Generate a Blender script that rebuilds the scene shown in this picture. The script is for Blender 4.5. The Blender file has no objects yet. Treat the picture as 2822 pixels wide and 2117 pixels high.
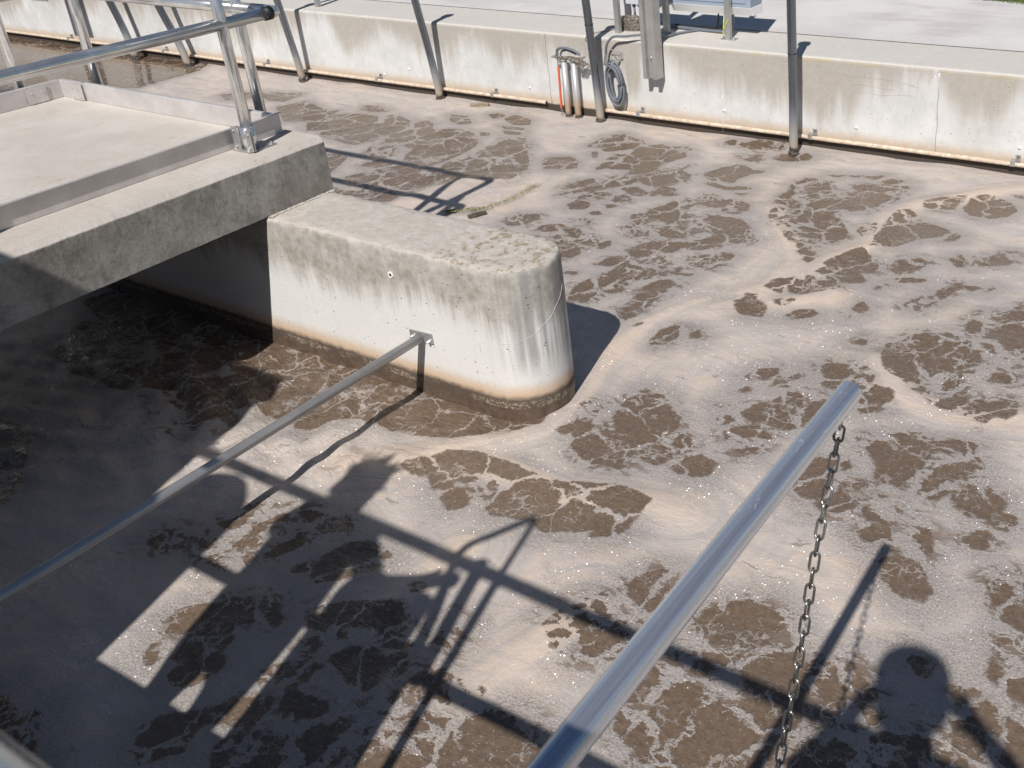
import bpy, bmesh, math, random
import numpy as np
from mathutils import Vector, Matrix, noise as mnoise

# ------------------------------------------------------------------ camera
S = bpy.context.scene
yaw, dep, roll = -0.5665, 0.4468, 0.0549
cy, sy, cp, sp, cr, sr = math.cos(yaw), math.sin(yaw), math.cos(dep), math.sin(dep), math.cos(roll), math.sin(roll)
fw = Vector((sy*cp, cy*cp, -sp)); rt = Vector((cy, -sy, 0)); dn = fw.cross(rt)
R_ = cr*rt + sr*dn; D_ = -sr*rt + cr*dn
cam = bpy.data.objects.new('camera', bpy.data.cameras.new('camera'))
S.collection.objects.link(cam)
m = Matrix.Identity(4)
for i in range(3):
    m[i][0] = R_[i]; m[i][1] = -D_[i]; m[i][2] = -fw[i]
m[0][3], m[1][3], m[2][3] = 0, 0, 2.4
cam.matrix_world = m
cam.data.sensor_width = 36; cam.data.lens = 35.97
cam.data.shift_x = -0.1697; cam.data.shift_y = -0.108
cam.data.clip_start = 0.02; cam.data.clip_end = 500
cam.data.dof.use_dof = True; cam.data.dof.focus_distance = 4.0; cam.data.dof.aperture_fstop = 11
S.camera = cam

# ------------------------------------------------------------------ world, sun, exposure
sun_dir = Vector((-0.27, 0.9, -1.0)).normalized()
w = bpy.data.worlds.new('World'); S.world = w; w.use_nodes = True
nt = w.node_tree; nt.nodes.clear()
sky = nt.nodes.new('ShaderNodeTexSky'); sky.sky_type = 'NISHITA'; sky.sun_disc = False
sky.sun_elevation = math.radians(46.8); sky.sun_rotation = math.radians(163.3); sky.air_density = 1.0; sky.dust_density = 0.5; sky.ozone_density = 3.0
bg = nt.nodes.new('ShaderNodeBackground'); bg.inputs['Strength'].default_value = 0.052
ow = nt.nodes.new('ShaderNodeOutputWorld')
nt.links.new(sky.outputs[0], bg.inputs[0]); nt.links.new(bg.outputs[0], ow.inputs[0])
sl = bpy.data.lights.new('sun', 'SUN'); sl.energy = 4.85; sl.angle = math.radians(0.55); sl.color = (1.0, 0.96, 0.915)
so = bpy.data.objects.new('sun', sl); S.collection.objects.link(so)
so.rotation_euler = sun_dir.to_track_quat('-Z', 'Y').to_euler(); so.location = (2, -6, 9)
S.view_settings.view_transform = 'Standard'; S.view_settings.look = 'None'
S.view_settings.exposure = 0.0; S.view_settings.gamma = 1.0
S.view_settings.use_curve_mapping = False
try:
    S.cycles.use_denoising = True; S.cycles.max_bounces = 5; S.cycles.sample_clamp_indirect = 4
except Exception: pass
random.seed(7); rng = np.random.default_rng(7)

# ------------------------------------------------------------------ helpers
def link(o, parent=None):
    S.collection.objects.link(o)
    if parent is not None: o.parent = parent
    return o
def tag(o, label=None, cat=None, group=None, kind=None):
    if label: o['label'] = label
    if cat: o['category'] = cat
    if group: o['group'] = group
    if kind: o['kind'] = kind
    return o
def thing(name, loc, label, cat, group=None):
    o = bpy.data.objects.new(name, None); o.empty_display_size = 0.05
    o.location = loc; link(o); return tag(o, label, cat, group)
def obj(name, bm, mat, parent=None, smooth=False, bevel=0):
    me = bpy.data.meshes.new(name)
    if parent is not None:
        bmesh.ops.translate(bm, verts=bm.verts, vec=-Vector(parent['_w'] if '_w' in parent else parent.location))
    bm.normal_update(); bm.to_mesh(me); bm.free()
    if smooth: me.shade_smooth() if hasattr(me, 'shade_smooth') else None
    o = bpy.data.objects.new(name, me); me.materials.append(mat)
    link(o, parent)
    if bevel:
        b = o.modifiers.new('bevel', 'BEVEL'); b.width = bevel; b.segments = 2; b.limit_method = 'ANGLE'
    return o
def box(bm, x0, x1, y0, y1, z0, z1, rot=None):
    r = bmesh.ops.create_cube(bm, size=1)
    M = Matrix.Translation(((x0+x1)/2, (y0+y1)/2, (z0+z1)/2)) @ (rot or Matrix.Identity(4)) @ Matrix.Diagonal((x1-x0, y1-y0, z1-z0, 1))
    bmesh.ops.transform(bm, matrix=M, verts=r['verts']); return r['verts']
def tube(bm, pts, r, seg=16, cap=True, closed=False):
    P = [Vector(p) for p in pts]; n = len(P); rings = []
    rr = r if isinstance(r, (list, tuple)) else [r]*n
    up = None
    for i in range(n):
        if closed: t = (P[(i+1) % n] - P[i-1]).normalized()
        else: t = (P[min(i+1, n-1)] - P[max(i-1, 0)]).normalized()
        if up is None:
            up = Vector((0, 0, 1)) if abs(t.z) < .9 else Vector((1, 0, 0))
        a = (up - t*up.dot(t)).normalized(); b = t.cross(a); up = a
        rings.append([bm.verts.new(P[i] + rr[i]*(a*math.cos(2*math.pi*k/seg) + b*math.sin(2*math.pi*k/seg))) for k in range(seg)])
    for i in range(n if closed else n-1):
        A, B = rings[i], rings[(i+1) % n]
        for k in range(seg):
            f = bm.faces.new((A[k], A[(k+1) % seg], B[(k+1) % seg], B[k])); f.smooth = True
    if cap and not closed:
        bm.faces.new(rings[0][::-1]); bm.faces.new(rings[-1])
def arc(c, u, v, r, a0, a1, n=8):
    c, u, v = Vector(c), Vector(u), Vector(v)
    return [c + r*(u*math.cos(a0+(a1-a0)*i/n) + v*math.sin(a0+(a1-a0)*i/n)) for i in range(n+1)]
def bolt(bm, p, axis, r=.006, h=.006):
    p = Vector(p); axis = Vector(axis).normalized()
    res = bmesh.ops.create_cone(bm, cap_ends=True, segments=6, radius1=r, radius2=r*.85, depth=h)
    q = Vector((0, 0, 1)).rotation_difference(axis)
    bmesh.ops.transform(bm, matrix=Matrix.Translation(p+axis*h/2) @ q.to_matrix().to_4x4(), verts=res['verts'])
def spline(pts, n=12):
    P = [Vector(p) for p in pts]; out = []
    for i in range(len(P)-1):
        p0, p1, p2, p3 = P[max(i-1, 0)], P[i], P[i+1], P[min(i+2, len(P)-1)]
        for k in range(n):
            t = k/n
            out.append(.5*((2*p1) + (p2-p0)*t + (2*p0-5*p1+4*p2-p3)*t*t + (3*p1-p0-3*p2+p3)*t**3))
    out.append(P[-1]); return out
def new(): return bmesh.new()

# ------------------------------------------------------------------ node materials
class NM:
    def __init__(s, name, rough=.7, metal=0, spec=.5):
        s.m = bpy.data.materials.new(name); s.m.use_nodes = True; s.t = s.m.node_tree
        s.b = s.t.nodes['Principled BSDF']
        s.b.inputs['Roughness'].default_value = rough; s.b.inputs['Metallic'].default_value = metal
        s.b.inputs['Specular IOR Level'].default_value = spec
    def n(s, typ, **k):
        x = s.t.nodes.new(typ)
        for a, v in k.items(): setattr(x, a, v)
        return x
    def l(s, a, b): s.t.links.new(a, b)
    def put(s, inp, v):
        if hasattr(v, 'is_linked') or isinstance(v, bpy.types.NodeSocket): s.l(v, inp)
        else: inp.default_value = v
    def pos(s):
        if not hasattr(s, '_p'): s._p = s.n('ShaderNodeNewGeometry')
        return s._p.outputs['Position']
    def nrm(s):
        s.pos(); return s._p.outputs['Normal']
    def tnrm(s):
        s.pos(); return s._p.outputs['True Normal']
    def xyz(s, v):
        x = s.n('ShaderNodeSeparateXYZ'); s.l(v, x.inputs[0]); return x.outputs
    def comb(s, a, b, c):
        x = s.n('ShaderNodeCombineXYZ')
        for i, v in enumerate((a, b, c)): s.put(x.inputs[i], v)
        return x.outputs[0]
    def map(s, v, scale=(1, 1, 1), rot=(0, 0, 0), loc=(0, 0, 0)):
        x = s.n('ShaderNodeMapping'); s.l(v, x.inputs[0]); x.inputs['Scale'].default_value = scale
        x.inputs['Rotation'].default_value = rot; x.inputs['Location'].default_value = loc; return x.outputs[0]
    def noise(s, v, scale, detail=4, rough=.55, dist=0, col=False):
        x = s.n('ShaderNodeTexNoise'); s.l(v, x.inputs['Vector']); x.inputs['Scale'].default_value = scale
        x.inputs['Detail'].default_value = detail; x.inputs['Roughness'].default_value = rough; x.inputs['Distortion'].default_value = dist
        return x.outputs['Color'] if col else x.outputs['Fac']
    def vor(s, v, scale, feature='F1', dim='3D', rnd=1, out='Distance'):
        x = s.n('ShaderNodeTexVoronoi', feature=feature, voronoi_dimensions=dim); s.l(v, x.inputs['Vector'])
        x.inputs['Scale'].default_value = scale; x.inputs['Randomness'].default_value = rnd
        return x if out is None else x.outputs[out]
    def math(s, op, a, b=0, c=0, clamp=False):
        x = s.n('ShaderNodeMath', operation=op, use_clamp=clamp)
        for i, v in enumerate((a, b, c)):
            s.put(x.inputs[i], v)
        return x.outputs[0]
    def vmath(s, op, a, b=None, sc=None):
        x = s.n('ShaderNodeVectorMath', operation=op); s.put(x.inputs[0], a)
        if b is not None: s.put(x.inputs[1], b)
        if sc is not None: s.put(x.inputs['Scale'], sc)
        return x.outputs[0]
    def rng(s, v, a, b, c=0, d=1, smooth=True):
        x = s.n('ShaderNodeMapRange', interpolation_type='SMOOTHSTEP' if smooth else 'LINEAR')
        s.put(x.inputs[0], v)
        for i, q in enumerate((a, b, c, d)): s.put(x.inputs[i+1], q)
        return x.outputs[0]
    def mix(s, f, a, b, blend='MIX'):
        x = s.n('ShaderNodeMix', data_type='RGBA', blend_type=blend)
        s.put(x.inputs[0], f)
        for i, v in ((6, a), (7, b)):
            if isinstance(v, tuple) and len(v) == 3: v = v+(1,)
            s.put(x.inputs[i], v)
        return x.outputs[2]
    def attr(s, name):
        x = s.n('ShaderNodeAttribute', attribute_name=name); return x.outputs['Fac']
    def bump(s, h, dist=.01, strength=1, nrm=None):
        x = s.n('ShaderNodeBump'); s.l(h, x.inputs['Height']); x.inputs['Distance'].default_value = dist
        x.inputs['Strength'].default_value = strength
        if nrm is not None: s.l(nrm, x.inputs['Normal'])
        return x.outputs[0]
    def col(s, c): s.put(s.b.inputs['Base Color'], c if not (isinstance(c, tuple) and len(c) == 3) else c+(1,)); return s
    def rough(s, v): s.put(s.b.inputs['Roughness'], v); return s
    def normal(s, v): s.l(v, s.b.inputs['Normal']); return s

def steel(name, base=(.82, .815, .81), rough=.15, axis='x', scratch=.045, metal=.80):
    M = NM(name, rough, metal)
    sc = {'x': (2, 90, 90), 'y': (90, 2, 90), 'z': (90, 90, 2)}[axis]
    v = M.map(M.pos(), sc); f = M.noise(v, 1.5, 3, .6)
    blot = M.noise(M.pos(), 9, 4, .6)
    scr = M.noise(M.map(M.pos(), (30, 12, 60), (.5, .3, .9)), 6, 2, .8, 1.5)
    c = M.mix(M.rng(blot, .35, .75), tuple(x*.84 for x in base), tuple(min(1, x*1.1) for x in base))
    M.col(c)
    M.rough(M.math('ADD', M.math('MULTIPLY', f, scratch*1.5), M.math('MULTIPLY_ADD', M.rng(scr, .55, .75), scratch*1.2, rough-scratch*.5)))
    M.normal(M.bump(f, .0003, .25)); return M.m
def tube_steel():
    M = NM('scratched_tube', .3, .8); P = M.pos()
    band = M.noise(M.map(P, (70, .5, 70)), 1, 5, .75); fine = M.noise(M.map(P, (500, 3, 500)), 1, 3, .7)
    v = M.vmath('ADD', P, M.vmath('SCALE', M.noise(P, 30, 3, .6, 0, True), sc=.02))
    sc1 = M.rng(M.noise(M.map(v, (160, 22, 160), (.2, .1, .7)), 1, 4, .85, 1.0), .60, .70)
    sc1 = M.math('MULTIPLY', sc1, M.rng(M.noise(P, 5, 3, .6), .45, .65))
    c = M.mix(M.rng(band, .25, .75), (.36, .41, .52), (.86, .88, .93)); c = M.mix(M.math('MULTIPLY', sc1, .6), c, (.92, .92, .92))  # bluish bands put the reflected sky into the base colour
    M.col(c); M.put(M.b.inputs['Metallic'], M.math('SUBTRACT', M.math('MULTIPLY_ADD', band, -.22, .90), M.math('MULTIPLY', sc1, .35)))
    M.rough(M.math('ADD', M.math('MULTIPLY_ADD', fine, .16, .14), M.math('MULTIPLY', sc1, .25)))
    M.normal(M.bump(M.math('ADD', band, M.math('MULTIPLY', fine, .4)), .0010, .5)); return M.m
MS_x = steel('stainless_x', axis='x'); MS_y = steel('stainless_y', axis='y', rough=.15); MS_z = steel('stainless_z', axis='z', rough=.18)
M_tube = tube_steel()

def paint(name, c, rough=.5, metal=0, var=.12, scale=20):
    M = NM(name, rough, metal); f = M.noise(M.pos(), scale, 5, .6)
    M.col(M.mix(f, tuple(x*(1-var) for x in c), tuple(min(1, x*(1+var)) for x in c)))
    M.normal(M.bump(f, .002, .3)); return M.m
def dull(name, c, rough, axis='x', metal=.7):
    M = NM(name, rough, metal); f = M.noise(M.pos(), 6, 5, .65); g = M.noise(M.pos(), 140, 2, .6)
    M.col(M.mix(M.rng(f, .3, .75), tuple(x*.85 for x in c), tuple(min(1, x*1.1) for x in c)))
    M.rough(M.math('MULTIPLY_ADD', g, .15, rough-.07)); M.normal(M.bump(g, .0008, .3)); return M.m
M_toe = dull('toe_board_steel', (.60, .57, .555), .42, metal=.32)
M_rubber = paint('black_rubber', (.015, .015, .017), .5)
M_chain = dull('chain_steel', (.40, .38, .35), .30, metal=1.0)
M_galv = dull('galvanised', (.50, .50, .49), .45)
M_chan = dull('channel_steel', (.50, .48, .46), .5, metal=.6)
M_cable = paint('grey_cable', (.15, .165, .19), .45)
M_black = paint('black_cable', (.03, .03, .035), .5)
M_red = paint('orange_red_rope', (.62, .13, .055), .7, var=.35, scale=200)
M_yel = paint('yellow_green_wire', (.55, .62, .05), .5, var=.5, scale=60)
M_cab = paint('cabinet_grey', (.55, .57, .60), .4, var=.03)
M_cab_shade = paint('cabinet_shade_blue', (.30, .36, .44), .4, var=.03); M_white2 = paint('cabinet_white', (.90, .90, .90), .35, var=.02)  # blue-grey puts a roof's shade into the white cabinet's colour
M_white = paint('white_plug', (.78, .77, .74), .8)
M_crack = paint('crack_dark', (.10, .09, .075), .9); M_hair_crack = paint('hair_crack', (.33, .31, .28), .9)
M_pale = paint('lime_streak', (.66, .65, .63), .9)

def concrete(name, kind):
    M = NM(name, .85, 0, .3)
    P = M.pos(); x, y, z = M.xyz(P); nz = M.xyz(M.tnrm())[2]
    up = M.rng(nz, .45, .8)
    n1 = M.noise(P, 3.5, 6, .65); n2 = M.noise(P, 28, 5, .65); n3 = M.noise(P, 160, 3, .7)
    # pits
    vp = M.vor(P, 34, 'F1', out=None); pit = M.math('MULTIPLY', M.rng(vp.outputs['Distance'], .05, .16, 1, 0), M.rng(M.xyz(vp.outputs['Color'])[0], .72, .76))
    vp2 = M.vor(P, 90, 'F1', out=None); pit2 = M.math('MULTIPLY', M.rng(vp2.outputs['Distance'], .08, .2, 1, 0), M.rng(M.xyz(vp2.outputs['Color'])[1], .86, .9))
    topc = M.mix(M.rng(n2, .35, .7), (.47, .43, .385), (.57, .53, .48))
    topc = M.mix(M.math('MULTIPLY', M.rng(M.noise(M.map(P, (5, 16, 5)), 3, 5, .7), .56, .70), .6), topc, (.33, .26, .19))
    topc = M.mix(M.math('MULTIPLY', M.rng(n3, .60, .8), .35), topc, (.25, .22, .18))
    topc = M.mix(M.math('MULTIPLY', M.rng(M.noise(P, 70, 4, .8), .52, .66), .30), topc, (.36, .32, .27)); topc = M.mix(M.math('MULTIPLY', M.rng(M.noise(P, 2.2, 6, .7), .45, .62), .28), topc, (.42, .37, .32))
    if kind == 'wall':
        s1 = M.noise(M.comb(M.math('MULTIPLY', x, 6), M.math('MULTIPLY', y, 6), M.math('MULTIPLY', z, .8)), 1.4, 6, .7)
        s2 = M.noise(M.comb(M.math('MULTIPLY', x, 40), M.math('MULTIPLY', y, 40), M.math('MULTIPLY', z, 2.0)), 1, 4, .7)
        big = M.noise(M.comb(x, y, 0.0), 1.3, 3, .6)
        lvl = M.math('ADD', z, M.math('MULTIPLY_ADD', s1, .55, -.27)); lvl = M.math('ADD', lvl, M.math('MULTIPLY_ADD', s2, .09, -.045))
        lvl = M.math('ADD', lvl, M.math('MULTIPLY_ADD', big, 1.0, -.5))
        for x0_, w_, a_ in ((-2.80, .30, .20), (-1.78, .26, .26), (-3.78, .40, .12), (-6.6, .5, .10), (-5.75, .3, .12), (-4.45, .12, .3), (-7.6, .3, .1)):
            dx_ = M.math('ABSOLUTE', M.math('ADD', x, -x0_))
            lvl = M.math('ADD', lvl, M.rng(M.math('ADD', dx_, M.math('MULTIPLY_ADD', s1, .3, -.15)), w_, w_*.35, 0, a_))
        wz = M.rng(lvl, .34, .60)
        c = M.mix(M.rng(n1, .3, .7), (.56, .56, .54), (.68, .675, .66))
        c = M.mix(M.math('MULTIPLY', M.rng(M.noise(P, 9, 6, .7), .5, .7), .35), c, (.47, .46, .43))
        c = M.mix(M.math('MULTIPLY', M.rng(s2, .45, .8), .25), c, (.52, .51, .48))
        c = M.mix(M.math('MULTIPLY', wz, .85), c, M.mix(n2, (.33, .295, .25), (.46, .42, .365)))
        tan = M.math('ADD', z, M.math('MULTIPLY_ADD', n2, .03, -.015))
        c = M.mix(M.rng(tan, .17, .085, 0, .75), c, (.50, .38, .26))
        c = M.mix(M.rng(tan, .075, .055, 0, .97), c, (.045, .036, .030))  # dark foot band: algae plus the conduit's shadow painted in
        ridge = M.rng(M.math('ADD', z, M.math('MULTIPLY', n2, .02)), .64, .655)
        lich = M.math('MULTIPLY', M.math('MULTIPLY', M.rng(M.noise(P, 7, 5, .7), .47, .58), M.math('MULTIPLY', M.rng(z, .60, .64), M.rng(z, .657, .65))), M.rng(x, -4.2, -3.2))
        c = M.mix(M.math('MULTIPLY', lich, .6), c, (.46, .36, .16))
        topc = M.mix(.55, topc, (.62, .60, .56))
    elif kind == 'pier':
        s1 = M.noise(M.comb(M.math('MULTIPLY', x, 9), M.math('MULTIPLY', y, 9), M.math('MULTIPLY', z, 1.2)), 1.1, 6, .7)
        s2 = M.noise(M.comb(M.math('MULTIPLY', x, 60), M.math('MULTIPLY', y, 60), M.math('MULTIPLY', z, 2.2)), 1, 4, .7)
        big = M.noise(M.comb(M.math('MULTIPLY', x, 1.0), y, 3.0), 2.2, 2, .5)
        lvl = M.math('ADD', z, M.math('MULTIPLY_ADD', s1, .34, -.17)); lvl = M.math('ADD', lvl, M.math('MULTIPLY_ADD', s2, .14, -.07))
        lvl = M.math('ADD', lvl, M.math('MULTIPLY_ADD', big, .3, -.15))
        wz = M.math('MULTIPLY', M.rng(lvl, .37, .54), M.rng(M.noise(P, 8, 6, .7), .25, .62, .62, 1))
        c = M.mix(n1, (.64, .63, .60), (.74, .73, .71))
        c = M.mix(M.math('MULTIPLY', M.rng(s2, .5, .75), .25), c, (.55, .54, .51))
        c = M.mix(M.math('MULTIPLY', wz, .9), c, M.mix(M.rng(n2, .3, .7), (.25, .225, .19), (.42, .385, .33)))
        nose = M.math('MULTIPLY', M.rng(x, -2.72, -2.52), M.rng(M.noise(M.comb(M.math('MULTIPLY', x, 26), M.math('MULTIPLY', y, 26), z), 1, 4, .6), .36, .62))
        c = M.mix(M.math('MULTIPLY', nose, M.rng(z, .18, .34, 0, .75)), c, (.27, .26, .25))
        t = M.math('ADD', z, M.math('MULTIPLY_ADD', n2, .03, -.015))
        t = M.math('ADD', t, M.rng(x, -2.75, -2.5, .014, 0))
        c = M.mix(M.rng(t, .20, .125, 0, .8), c, (.55, .38, .23))
        c = M.mix(M.rng(t, .135, .10), c, (.10, .075, .06))
        fl = M.math('MULTIPLY', M.math('MULTIPLY', M.rng(t, .06, .07), M.rng(t, .105, .09)), M.rng(M.noise(M.map(P, (60, 60, 90)), 1, 4, .8), .49, .54))
        c = M.mix(M.math('MULTIPLY', M.math('MULTIPLY', fl, M.rng(M.noise(P, 5, 3, .6), .4, .6)), .7), c, (.40, .33, .24))
        c = M.mix(M.rng(t, .07, .055), c, M.mix(M.rng(M.noise(P, 18, 5, .75), .35, .65), (.085, .060, .044), (.135, .096, .070)))
        topc = M.mix(M.math('MULTIPLY', M.rng(M.noise(P, 26, 6, .75), .50, .60), M.rng(M.math('ADD', x, M.math('MULTIPLY', n1, .5)), -2.85, -2.55, .12, .85)), topc, (.27, .20, .12))
        M.put(M.b.inputs['Roughness'], M.rng(z, .06, .10, .25, .88))
    else:  # slab
        s1 = M.noise(P, 5, 6, .7)
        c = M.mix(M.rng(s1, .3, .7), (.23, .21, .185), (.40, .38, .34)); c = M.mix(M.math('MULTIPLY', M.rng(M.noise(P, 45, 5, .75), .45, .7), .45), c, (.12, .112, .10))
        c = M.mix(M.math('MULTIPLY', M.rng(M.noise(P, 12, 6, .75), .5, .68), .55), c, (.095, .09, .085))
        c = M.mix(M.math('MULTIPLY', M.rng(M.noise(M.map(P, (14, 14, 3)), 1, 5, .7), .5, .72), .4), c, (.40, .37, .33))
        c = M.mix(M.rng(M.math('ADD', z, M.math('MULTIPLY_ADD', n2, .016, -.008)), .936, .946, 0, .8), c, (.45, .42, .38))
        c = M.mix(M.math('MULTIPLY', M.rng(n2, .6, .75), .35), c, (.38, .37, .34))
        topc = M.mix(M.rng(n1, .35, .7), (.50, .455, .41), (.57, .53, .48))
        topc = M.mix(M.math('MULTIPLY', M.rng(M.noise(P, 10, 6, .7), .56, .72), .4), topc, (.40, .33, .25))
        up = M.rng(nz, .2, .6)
    c = M.mix(M.math('MULTIPLY', pit, .8), c, (.08, .075, .065)); c = M.mix(M.math('MULTIPLY', pit2, .5), c, (.12, .11, .10))
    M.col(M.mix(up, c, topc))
    h = M.math('ADD', M.math('MULTIPLY', n3, .45), M.math('MULTIPLY', n2, .4))
    h = M.math('SUBTRACT', h, M.math('MULTIPLY', M.math('MAXIMUM', pit, pit2), .9))
    M.normal(M.bump(h, .004, .8 if kind != 'wall' else .5)); return M.m
M_wall, M_pier, M_slab = concrete('concrete_wall', 'wall'), concrete('concrete_pier', 'pier'), concrete('concrete_slab', 'slab')

# ------------------------------------------------------------------ water with foam
def water_mat():
    M = NM('foamy_water', .5, 0, .5)
    P = M.pos(); x, y, z = M.xyz(P)
    P2 = M.comb(x, y, 0.0)
    # slow domain warp
    wv = M.vmath('SUBTRACT', M.noise(P2, 2.2, 3, .5, 0, True), (.5, .5, .5))
    wf = M.vmath('SUBTRACT', M.noise(P2, 13, 3, .6, 0, True), (.5, .5, .5))
    Q = M.vmath('ADD', P2, M.vmath('SCALE', wv, sc=.22)); Q = M.vmath('ADD', Q, M.vmath('SCALE', wf, sc=.055))
    liq, lace, warm = M.attr('liq'), M.attr('lace'), M.attr('ridge')
    calm = M.attr('calm')
    n_e = M.noise(P2, 26, 5, .65); n_f = M.noise(P2, 90, 4, .7)
    sd = M.math('ADD', liq, M.math('MULTIPLY_ADD', n_e, .050, -.015)); sd = M.math('ADD', sd, M.math('MULTIPLY_ADD', n_f, .018, -.009)); sd = M.math('ADD', sd, M.math('MULTIPLY', lace, .024))
    body = M.rng(sd, -.006, .010)
    # cell lattice of foam threads: rounded cells, threads of uneven width that fade out
    wg = M.vmath('SUBTRACT', M.noise(P2, 20, 4, .65, 0, True), (.5, .5, .5))
    Qc = M.vmath('ADD', Q, M.vmath('SCALE', wg, sc=.075)); Qs = M.map(Qc, (1, .85, 1), (0, 0, .35))
    def lattice(scale, w, soft, jit):
        de = M.vor(Qs, scale, 'DISTANCE_TO_EDGE'); f1 = M.vor(Qs, scale, 'F1')
        v = M.math('SUBTRACT', de, M.math('MULTIPLY', M.rng(f1, .40, .80, 0, 1), M.math('MULTIPLY', lace, .09)))
        v = M.math('ADD', M.math('SUBTRACT', v, w), M.math('MULTIPLY_ADD', n_f, jit, -jit*.5))
        return M.rng(v, -soft*.4, soft)
    wn = M.noise(P2, 4.2, 4, .6)
    w1 = M.math('MULTIPLY_ADD', M.rng(wn, .30, .66, -.45, 1), M.math('MULTIPLY_ADD', lace, .040, .012), 0)
    t1 = lattice(4.8, w1, .026, .030)
    w2 = M.math('MULTIPLY', M.rng(M.noise(P2, 3.3, 3, .5), .40, .70, -.16, .17), M.rng(lace, .30, .85, 0, .95))
    w2 = M.math('SUBTRACT', w2, .036)
    t2 = lattice(12, w2, .040, .06)
    t3 = lattice(26, M.math('MULTIPLY_ADD', M.rng(M.noise(P2, 6, 3, .6), .40, .66, -.3, .10), M.rng(lace, .1, .6, .6, 1), -.01), .05, .05)
    tt = M.math('MULTIPLY', t1, M.math('MULTIPLY', t2, M.math('MULTIPLY_ADD', t3, .55, .45)))
    liquid = M.math('MULTIPLY', body, M.math('MULTIPLY_ADD', tt, .84, .16))
    # little islands of foam inside the open liquid
    fl = M.rng(M.noise(M.map(Q, (1, 1.5, 1), (0, 0, .3)), 55, 5, .75), .575, .645, 0, 1)
    fl = M.math('MULTIPLY', fl, M.math('ADD', M.math('MULTIPLY', lace, .75), .28))
    liquid = M.math('MULTIPLY', liquid, M.math('SUBTRACT', 1, M.math('MULTIPLY', fl, .75)))
    # fine strokes on calm liquid
    # thin foam outside the patches
    thin = M.rng(M.noise(M.map(Q, (1.0, 2.0, 1), (0, 0, .25)), 3.0, 6, .68), .50, .72)
    near = M.rng(liq, -.19, -.004, 0, .80)
    speck = M.rng(M.noise(P2, 120, 4, .8), .47, .62)
    veil = M.math('MULTIPLY', M.math('ADD', M.math('MULTIPLY', thin, .50), near, clamp=True), M.math('SUBTRACT', 1, warm, clamp=True))
    holes = M.math('MULTIPLY', veil, M.math('MULTIPLY_ADD', speck, .46, .12))
    strk = M.math('MULTIPLY', M.rng(M.noise(M.map(Q, (1, 3.2, 1), (0, 0, .3)), 6.0, 6, .72), .60, .70), .55)
    holes = M.math('MAXIMUM', holes, M.math('MULTIPLY', strk, M.math('SUBTRACT', 1, warm, clamp=True)))
    link_ = M.math('MULTIPLY', M.rng(M.noise(M.map(Q, (1, 1.7, 1), (0, 0, .3)), 12, 5, .7), .525, .59), M.math('MULTIPLY', M.rng(liq, -.12, -.03), M.rng(lace, .15, .55, .15, .95)))
    holes = M.math('MAXIMUM', holes, M.math('MULTIPLY', link_, M.math('SUBTRACT', .92, warm, clamp=True)))
    turb = M.attr('turb')
    tw = M.vmath('ADD', P2, M.vmath('SCALE', M.vmath('SUBTRACT', M.noise(P2, 5, 3, .6, 0, True), (.5, .5, .5)), sc=.25))
    ts = M.noise(M.map(tw, (3.0, 9.5, 1), (0, 0, .35)), 2.2, 6, .68)
    f_in = M.math('MULTIPLY', M.rng(ts, .555, .625), turb)          # foam curls on churned liquid
    liquid = M.math('MULTIPLY', liquid, M.math('SUBTRACT', 1, M.math('MULTIPLY', f_in, .8)))
    l_in = M.math('MULTIPLY', M.math('MULTIPLY', M.rng(ts, .46, .36), turb), M.rng(liq, -.45, -.05, .1, .85))   # dark streaks drawn into the foam
    holes = M.math('MAXIMUM', holes, l_in)
    L = M.math('MAXIMUM', liquid, holes, clamp=True)
    # colours
    rd = M.attr('rdist')
    near_r = M.rng(rd, .75, .10)
    fs = M.noise(M.comb(M.math('MULTIPLY', rd, 19), M.math('MULTIPLY', x, 1.5), M.math('MULTIPLY', y, 1.5)), 1, 5, .62)
    fs = M.math('ADD', M.math('MULTIPLY', fs, near_r), M.math('MULTIPLY', M.noise(M.map(Q, (1, 3.0, 1), (0, 0, .3)), 4.0, 5, .6), M.math('SUBTRACT', 1, near_r)))
    wm = M.math('ADD', M.math('MULTIPLY', warm, .55), M.rng(M.noise(Q, 1.5, 5, .65), .44, .68, 0, .5), clamp=True)
    wm = M.math('ADD', wm, M.rng(fs, .46, .62, 0, .45), clamp=True)
    foam = M.mix(wm, (.480, .433, .402), (.600, .486, .395))
    foam = M.mix(M.rng(fs, .50, .36, 0, .38), foam, (.35, .325, .31))
    foam = M.mix(M.math('MULTIPLY', M.rng(M.noise(P2, 140, 3, .8), .40, .75), .30), foam, (.62, .555, .50))
    foam = M.mix(M.math('MULTIPLY', M.rng(M.noise(M.map(Q, (1, 2.6, 1), (0, 0, .3)), 7, 6, .7), .45, .7), .28), foam, (.36, .325, .305))
    foam = M.mix(M.math('MULTIPLY', M.rng(M.noise(P2, 210, 3, .8), .56, .66), M.rng(M.noise(P2, 3.1, 4, .6), .35, .65, .08, .50)), foam, (.26, .235, .22))
    foam = M.mix(M.rng(veil, 0, 1, 0, .6), foam, (.40, .375, .365))
    gr = M.noise(P2, 42, 5, .7)
    brown = M.mix(M.rng(gr, .35, .7), (.135, .094, .064), (.185, .134, .096))
    brown = M.mix(M.rng(calm, 0, 1, 0, .7), brown, (.10, .062, .034))
    M.col(M.mix(L, foam, brown))
    isf = M.math('SUBTRACT', 1, L, clamp=True)
    # bubbles: small glossy facets, each with its own tilt, as a clear coat over the foam
    vb = M.vor(P2, 190, 'F1', '2D', out=None); rc = M.xyz(vb.outputs['Color'])
    clump = M.rng(M.noise(P2, 3.6, 5, .65), .40, .64, .09, 1)
    dome = M.rng(vb.outputs['Distance'], .42, .30)
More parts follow.
